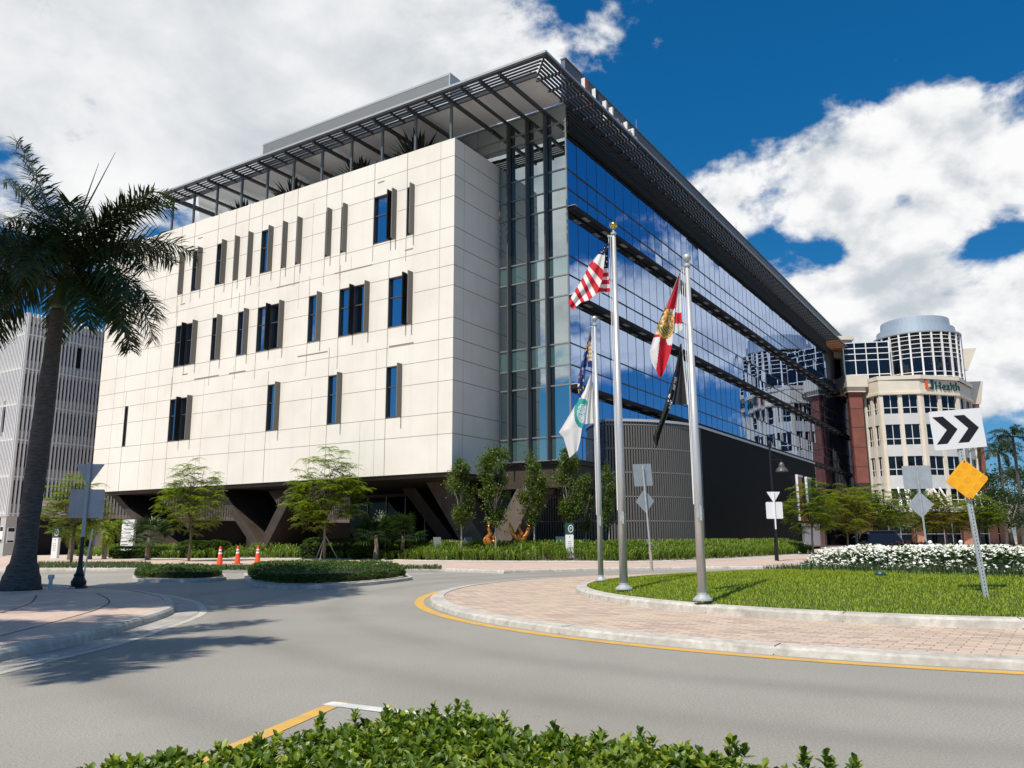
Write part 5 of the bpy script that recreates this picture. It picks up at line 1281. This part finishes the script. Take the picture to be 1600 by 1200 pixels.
# left sign: back of a give-way triangle and a square plate on a fluted black base
g=gnd(122,919,.13); top=atY(143,722,g.y); sg=thing('sign_post','grey backs of a triangle and square sign on a black based post by the palm','sign',g,.12)
hh=top.z-g.z
q=MB(); q.lathe((0,0,0),[(.24,0),(.24,.05),(.19,.09),(.20,.18),(.16,.25),(.13,.32),(.145,.36),(.10,.42),(.075,.55),(.06,.62)],16); q.obj('fluted_base',M['black'],sg); q=MB(); q.tube([(0,0,.6),(0,0,hh*.40)],[.06,.055],12); q.obj('black_pole',M['black'],sg)
q=MB(); q.tube([(0,0,hh*.39),(0,0,hh)],[.05,.05],12); q.obj('grey_pole',M['signback'],sg)
panel('square_plate',rrect(.93,.80,.05),hh*.665,.06,M['signback'],sg); panel('triangle_plate',rpoly([(-.40,.30),(0,-.34),(.40,.30)],.05),hh*.9,.06,M['signback'],sg)
q=MB(); q.tube([(.07,.03,0),(.24,.02,hh*.46)],[.022,.022],6); q.obj('thin_stake',M['white'],sg)
# matching sign before the black wall
g=atg(1212,45.6,.12); sg=thing('sign_post','pale backs of a triangle and a square sign beside the black street lamp','sign',g,.0)
q=MB(); q.tube([(0,0,0),(0,0,1.72)],[.06,.055],10); q.obj('black_pole',M['black'],sg); q=MB(); q.tube([(0,0,1.7),(0,0,3.75)],[.045,.045],10); q.obj('grey_pole',M['sign_w'],sg)
panel('square_plate',rrect(.92,.92,.06),2.75,.05,M['sign_w'],sg); panel('triangle_plate',rpoly([(-.38,.29),(0,-.33),(.38,.29)],.05),3.48,.05,M['sign_w'],sg)
# leaning object sign: back of a plate and a diamond
def back_sign(px,py,zg,ptop,rw,rh,zr,dd,zd,rz,label,lean=True,Y=None):
    g=gnd(px,py,zg) if Y is None else atg(px,Y,zg); top=atY(*ptop,g.y); s=thing('sign_post',label,'sign',g,0)
    dx=top.x-g.x; hh=top.z-g.z
    s.rotation_euler=(0,math.atan2(dx,hh),rz)
    hl=math.hypot(dx,hh)
    q=MB(); q.tube([(0,0,0),(0,0,hl)],[.033,.033],6); q.obj('post',M['gal'],s)
    panel('rectangle_plate',rrect(rw,rh,.03),hl*zr,.04,M['signback'],s); panel('diamond_plate',rpoly([(0,dd),(-dd,0),(0,-dd),(dd,0)],.05),hl*zd,.04,M['signback'],s); return s,hl
s,hl=back_sign(1019,893,.30,(1002,727),.78,.76,.905,.40,.655,.5,'leaning post with grey rectangle and diamond sign backs, behind the flagpoles')
q=MB(); q.tube([(0,0,0),(0,0,hl*.26)],[.05,.045],8); q.obj('wooden_stub',M['bark3'],s); q=MB(); q.tube([(-.12,0,hl*.30),(.25,-.05,hl*.21),(-.02,-.05,hl*.22),(-.12,0,hl*.30)],[.012]*4,5); q.obj('loose_bracket',M['gal'],s)
s,hl=back_sign(1446,868,.3,(1432,727),1.02,.80,.885,.46,.62,.05,'post with grey rectangle and diamond sign backs rising from the flower bed',Y=28.2)
# chevron and amber diamond
g=gnd(1543,941,.30); Yc=g.y; s=thing('chevron_sign','white double black chevron sign above an amber diamond on a leaning steel post','sign',g,0); s.rotation_euler=(0,rad(-3.9),rad(-4))
hl=(atY(1508,642,Yc)-g).length
q=MB()
for x0,x1,y0,y1 in ((-.035,.035,-.012,.0),(-.045,-.03,0,.03),(.03,.045,0,.03)): q.box(x0,x1,y0,y1,-.02,hl-.02)
q.obj('channel_post',M['gal'],s)
q=MB()
for i in range(46): q.box(-.008,.008,-.014,-.0125,.1+i*.06,.125+i*.06)
q.obj('post_holes',M['crack'],s)
q=MB(); W2,H2=1.0,.72; zc_=hl-.33; ny=-.03
q.plate([(x,ny,z+zc_) for x,z in rrect(.92,.71,.025)],(0,.006,0),0)
for cx in (-.41,-.03):
    pts=[(cx+0.0,.25),(cx+.19,.25),(cx+.41,0.0),(cx+.19,-.25),(cx+.0,-.25),(cx+.22,0)]
    pts=[(x,z) for x,z in pts]
    q.plate([(x,ny-.002,z+zc_) for x,z in pts],(0,.0015,0),1)
q.obj('chevron_plate',[M['sign_w'],M['sign_k']],s)
q=MB(); zd=(atY(1513,748,Yc)-g).length-.02; d=.37; q.plate([(x,-.06,z+zd) for x,z in rpoly([(0,d),(-d*1.02,0),(0,-d),(d*1.02,0)],.05)],(0,.02,0),0)
for (x,z) in ((0,0),(0,.27),(0,-.27),(.27,0),(-.27,0),(.135,.135),(-.135,.135),(.135,-.135),(-.135,-.135)):
    q.lathe((0,0,0),[(.001,0)],3) if False else None
    n=18; o=len(q.v)
    for rr,yy in ((.058,-.061),(.054,-.0635),(.048,-.0615),(.001,-.0615)):
        for j in range(n): t=2*PI*j/n; q.v.append((x+rr*math.cos(t),yy,z+zd+rr*math.sin(t)))
    for i in range(3):
        for j in range(n): q.f.append((o+i*n+j,o+(i+1)*n+j,o+(i+1)*n+(j+1)%n,o+i*n+(j+1)%n)); q.m.append(1 if i else 0)
for z in (.33,-.33): q.box(-.012,.012,-.066,-.0605,zd+z-.012,zd+z+.012,2)
q.obj('amber_diamond',[M['sign_y'],M['sign_yr'],M['crack']],s)
# street lamp
g=atg(1210,46.4,.12); s=thing('street_lamp','black street lamp with bell shade on a bracket against the dark wall','street lamp',g,0)
H=6.55; q=MB(); q.tube([(0,0,0),(0,0,1.2),(0,0,H)],[.10,.075,.055],12); q.lathe((0,0,H-.1),[(.08,0),(.08,.18),(.03,.26)],12); q.obj('pole',M['black'],s)
q=MB(); q.tube([(0,0,H-.55),(.3,0,H-.75),(.65,0,H-.95)],[.015]*3,6); q.tube([(0,0,H-.92),(.66,0,H-.92)],[.018]*2,6); q.tube([(.62,0,H-.92),(.62,0,H-1.12)],[.03,.05],8); q.obj('bracket',M['black'],s)
q=MB(); q.lathe((.62,0,H-1.62),[(.34,0),(.34,.05),(.30,.16),(.17,.27),(.15,.42),(.10,.52),(.04,.56)],20); q.obj('bell_shade',M['bronze'],s)
# ------------------------------------------------------------------ cones, pylons, small things
def cone_meshes():
    a=MB(); a.box(-.2,.2,-.2,.2,0,.04); a.lathe((0,0,0),[(.155,.04),(.135,.2),(.108,.42),(.075,.70),(.055,.95),(.0,.96)],18); w=MB(); w.lathe((0,0,0),[(.098,.55),(.089,.64)],18); w.lathe((0,0,0),[(.080,.71),(.073,.79)],18)
    return a.mesh('cone_body',M['cone']),w.mesh('white_band',M['cone_w'])
ca_,cw_=cone_meshes()
for i,(x,y,lb_) in enumerate([(343,882.5,'orange cone furthest left, nearest the small island hedge'),(370.5,881,'orange cone in the middle of the three'),(402,880.5,'orange cone furthest right, nearest the long island hedge')]):
    s=thing('traffic_cone',lb_,'traffic cone',gnd(x,y,.12),i*.8,'traffic cones'); link('cone_body',ca_,s); link('white_band',cw_,s)
def pylon(px,Y,H,w,label,rz):
    s=thing('wayfinding_pylon',label,'sign',atg(px,Y,.3),rz,'wayfinding pylons'); q=MB(); q.box(-w/2,w/2,-.12,.12,0,H*.68,0); 
    for k in range(5): q.box(-w*.28,w*.22,-.124,-.1205,H*(.25+.055*k),H*(.25+.055*k)+.02,1)
    q.box(-.02,.02,-.124,-.1205,H*.57,H*.62,1); q.obj('white_panel',[M['white'],M['crack']],s)
    q=MB(); q.box(-w/2-.02,w/2+.02,-.14,.14,H*.68+.003,H,0); q.obj('green_cap',M['green_sign'],s)
    q=MB(); n=20; cz=H*.84; R_=H*.11
    for i in range(n):
        t=2*PI*i/n;u=2*PI*(i+1)/n; q.quad((.06+R_*.7*math.sin(t),-.144,cz+R_*math.cos(t)),(.06+R_*.7*math.sin(u),-.144,cz+R_*math.cos(u)),(.06+R_*.55*math.sin(u),-.144,cz+R_*.8*math.cos(u)),(.06+R_*.55*math.sin(t),-.144,cz+R_*.8*math.cos(t)))
    q.text('P',R_*1.1,Matrix.Translation((.06-R_*.28,-.143,cz-R_*.38))@Matrix.Rotation(PI/2,4,'X'),0,.001); q.obj('round_mark',M['white'],s)
pylon(888.5,47.3,1.95,.44,'white pylon with dark green top in the strap leaf bed right of the sculptures',.1)
pylon(87,52.5,1.9,.40,'white pylon with dark green top in front of the garage entrance',-.1)
s=thing('monument_sign','tall white monument sign with black lettering beside the first slanted column','sign',atg(199,60,.12),-.25); q=MB(); q.box(-.52,.52,-.12,.12,0,2.75,0); q.obj('slab',M['white'],s)
q=MB()
def tline(t,sz,z): q.text(t,sz,Matrix.Translation((0,-.125,z))@Matrix.Rotation(PI/2,4,'X'),0,.002,'CENTER')
tline('UHealth',.25,2.42); q.box(-.3,.3,-.125,-.121,2.30,2.33); tline('Medical',.22,2.0); tline('Center',.22,1.75)
q.box(-.45,.1,-.125,-.121,1.42,1.45)
for k in range(3): q.box(-.45,.0+.1*k,-.125,-.121,1.15-.22*k,1.2-.22*k)
q.obj('lettering',M['sign_k'],s)
s=thing('pipe_riser','short grey irrigation pipe riser beside the palm base','pipe',gnd(78,922,.13),0); q=MB(); q.tube([(0,0,0),(0,0,.28)],[.05,.05],8); q.box(-.06,.06,-.05,.05,.28,.40); q.obj('riser',M['gal'],s); q=MB(); q.tube([(-.35,.15,.12),(0,0,.10),(.7,-.1,.06)],[.02]*3,6); q.obj('pipe',M['gal'],s)
s=thing('ground_box','small green utility box in the border grass before the white flowers','utility box',gnd(1376,906,.47),0); q=MB(); q.lathe((0,0,-.06),[(.13,0),(.12,.20),(.09,.24),(.0,.25)],14); q.obj('cap',M['green_sign'],s)
for i,(px,Y,lb_) in enumerate([(1413,52,'short white bollard above the flowers left of the two-panel sign post'),(1451,52,'short white bollard just right of the two-panel sign post'),(1499,54,'short white bollard behind the middle right of the flowers')]):
    s=thing('bollard',lb_,'bollard',atg(px,Y),0,'bollards beyond the flower bed'); q=MB(); q.lathe((0,0,0),[(.10,0),(.10,.85),(.13,.87),(.13,.95),(.06,1.02),(.0,1.03)],14); q.obj('post',M['white'],s)
# sculptures
def sculpt(px,Y,label,arms,rz):
    s=thing('sculpture',label,'sculpture',atg(px,Y,.42),rz,'flame shaped sculptures',.88); q=MB()
    q.tube([(0,0,.55),(.05,0,.9),(-.12,.05,1.2),(.12,0,1.45),(-.05,0,1.8),(0,0,2.1)],[.16,.24,.2,.17,.09,.06],8)
    if arms:
        for sg_ in (-1,1): q.tube([(0,0,.85),(sg_*.28,0,1.15),(sg_*.52,0,1.5),(sg_*.62,0,1.85),(sg_*.74,0,2.2)],[.2,.2,.15,.11,.02],8)
    else:
        n=14; q.tube([(.34*math.cos(k*2*PI/n),0,1.0+.30*math.sin(k*2*PI/n)) for k in range(n+1)],[.075+.03*math.sin(k) for k in range(n+1)],7); q.tube([(-.2,0,.55),(.2,0,.6)],[.12,.14],7)
    q.obj('flame_body',M['copper'],s,smooth=True)
    q=MB(); q.tube([(0,0,2.08),(0,0,2.2),(0,0,2.42),(0,0,2.5)],[.06,.12,.11,.02],10); q.obj('pale_tip',M['pinkwhite'],s,smooth=True)
    q=MB(); q.tube([(-.15,0,0),(-.1,0,.6)],[.05,.05],6); q.tube([(.15,0,0),(.1,0,.6)],[.05,.05],6); q.obj('stand',M['black'],s)
sculpt(763,50,'looped orange flame sculpture, left of the two',False,.2); sculpt(811.5,50,'orange sculpture with two raised arms, right of the two',True,.15)
def chair_(px,Y,label,mt,rz):
    s=thing('chair',label,'chair',atg(px,Y,.5),rz,'chairs under the building'); q=MB(); q.box(-.27,.27,-.25,.25,.42,.47); q.obj('seat',M[mt],s); q=MB(); q.hexa([(-.27,.22,.47),(.27,.22,.47),(.27,.27,.47),(-.27,.27,.47),(-.27,.30,1.0),(.27,.30,1.0),(.27,.35,1.0),(-.27,.35,1.0)]); q.obj('backrest',M[mt],s)
    for sx in (-.24,.24):
        for sy in (-.22,.22): q=MB(); q.tube([(sx,sy,0),(sx,sy,.42)],[.02,.02],6); q.obj('leg',M['gal'],s)
chair_(686,51.5,'grey chair under the building left of the slim trees','chair',2.7); chair_(872.5,51.5,'pale teal chair under the building left of the pale pylon','teal_box',PI+.1); chair_(880.5,52.6,'grey chair behind the pale pylon','chair',PI-.3); chair_(733,52.4,'grey chair on the far side of the thin table','chair',.4)
s=thing('table','thin grey table under the building between two chairs','table',atg(708,52.3,.5),.1); q=MB(); q.box(-.6,.6,-.4,.4,.72,.76); q.obj('table_top',M['gal'],s)
for sx in (-.5,.5): q=MB(); q.tube([(sx,0,0),(sx,0,.72)],[.03,.03],8); q.obj('leg',M['gal'],s)
# black car
b=MB(); b.prism([(13,38.2),(17.5,37.2),(30,37),(60,60),(60,90),(45,90),(24,58)],.0,.128); b.obj('side_road',M['asphalt'],kind='structure')
s=thing('parked_car','black sport utility car facing the camera behind the white flowers','car',atg(1377,40.5,.128),-.22); s.scale=(.9,.9,.86)
def ring(y,w,z0,z1,ch=.12): return [(-w,y,z0),(-w,y,z1-ch),(-w+ch,y,z1),(w-ch,y,z1),(w,y,z1-ch),(w,y,z0)]
def loft(q,rs,m=0):
    o=len(q.v)
    for r in rs: q.v+=r
    n=len(rs[0])
    for i in range(len(rs)-1):
        for j in range(n): j2=(j+1)%n; q.f.append((o+i*n+j,o+i*n+j2,o+(i+1)*n+j2,o+(i+1)*n+j)); q.m.append(m)
    q.f.append(tuple(o+j for j in range(n))[::-1]); q.m.append(m); q.f.append(tuple(o+(len(rs)-1)*n+j for j in range(n))); q.m.append(m)
q=MB(); loft(q,[ring(-2.4,.82,.45,.80),ring(-2.3,.93,.32,.98),ring(-1.2,.97,.28,1.08),ring(-.9,.97,.28,1.12),ring(1.9,.97,.28,1.12),ring(2.3,.93,.32,1.05),ring(2.4,.88,.45,.9)]); q.obj('body',M['car'],s)
q=MB(); loft(q,[ring(-1.05,.90,1.10,1.16,.03),ring(-.35,.76,1.10,1.72,.1),ring(.2,.74,1.10,1.80,.1),ring(1.7,.73,1.10,1.77,.1),ring(2.2,.82,1.08,1.14,.03)]); q.obj('cabin',M['car'],s)
q=MB(); q.quad((-.80,-1.00,1.19),(.80,-1.00,1.19),(.64,-.42,1.66),(-.64,-.42,1.66)); q.obj('windscreen',M['glass_win'],s)
for sg_ in (-1,1):
    q=MB(); q.quad((sg_*.895,-.75,1.18),(sg_*.9,1.8,1.18),(sg_*.765,1.5,1.66),(sg_*.785,-.28,1.64)); q.obj('side_window',M['glass_dark'],s)
    q=MB(); q.box(sg_*.72-.14,sg_*.72+.14,-2.42,-2.33,.80,.92); q.obj('headlight',M['cone_w'],s)
    q=MB(); q.box(sg_*1.05-.1,sg_*1.05+.1,-.75,-.6,1.12,1.28); q.obj('mirror',M['car'],s)
    for yy in (-1.5,1.5):
        q=MB(); q.tube([(sg_*.78,yy,.36),(sg_*.98,yy,.36)],[.36,.36],18); w=q.obj('wheel',M['tyre'],s); q=MB(); q.tube([(sg_*.97,yy,.36),(sg_*1.0,yy,.36)],[.23,.2],14); q.obj('rim',M['gal'],w)
q=MB(); q.box(-.5,.5,-2.44,-2.36,.62,.86); q.obj('grille',M['bronze'],s)
q=MB(); q.box(-.7,.7,-.3,1.6,1.80,1.83); q.obj('roof_rail',M['bronze'],s)
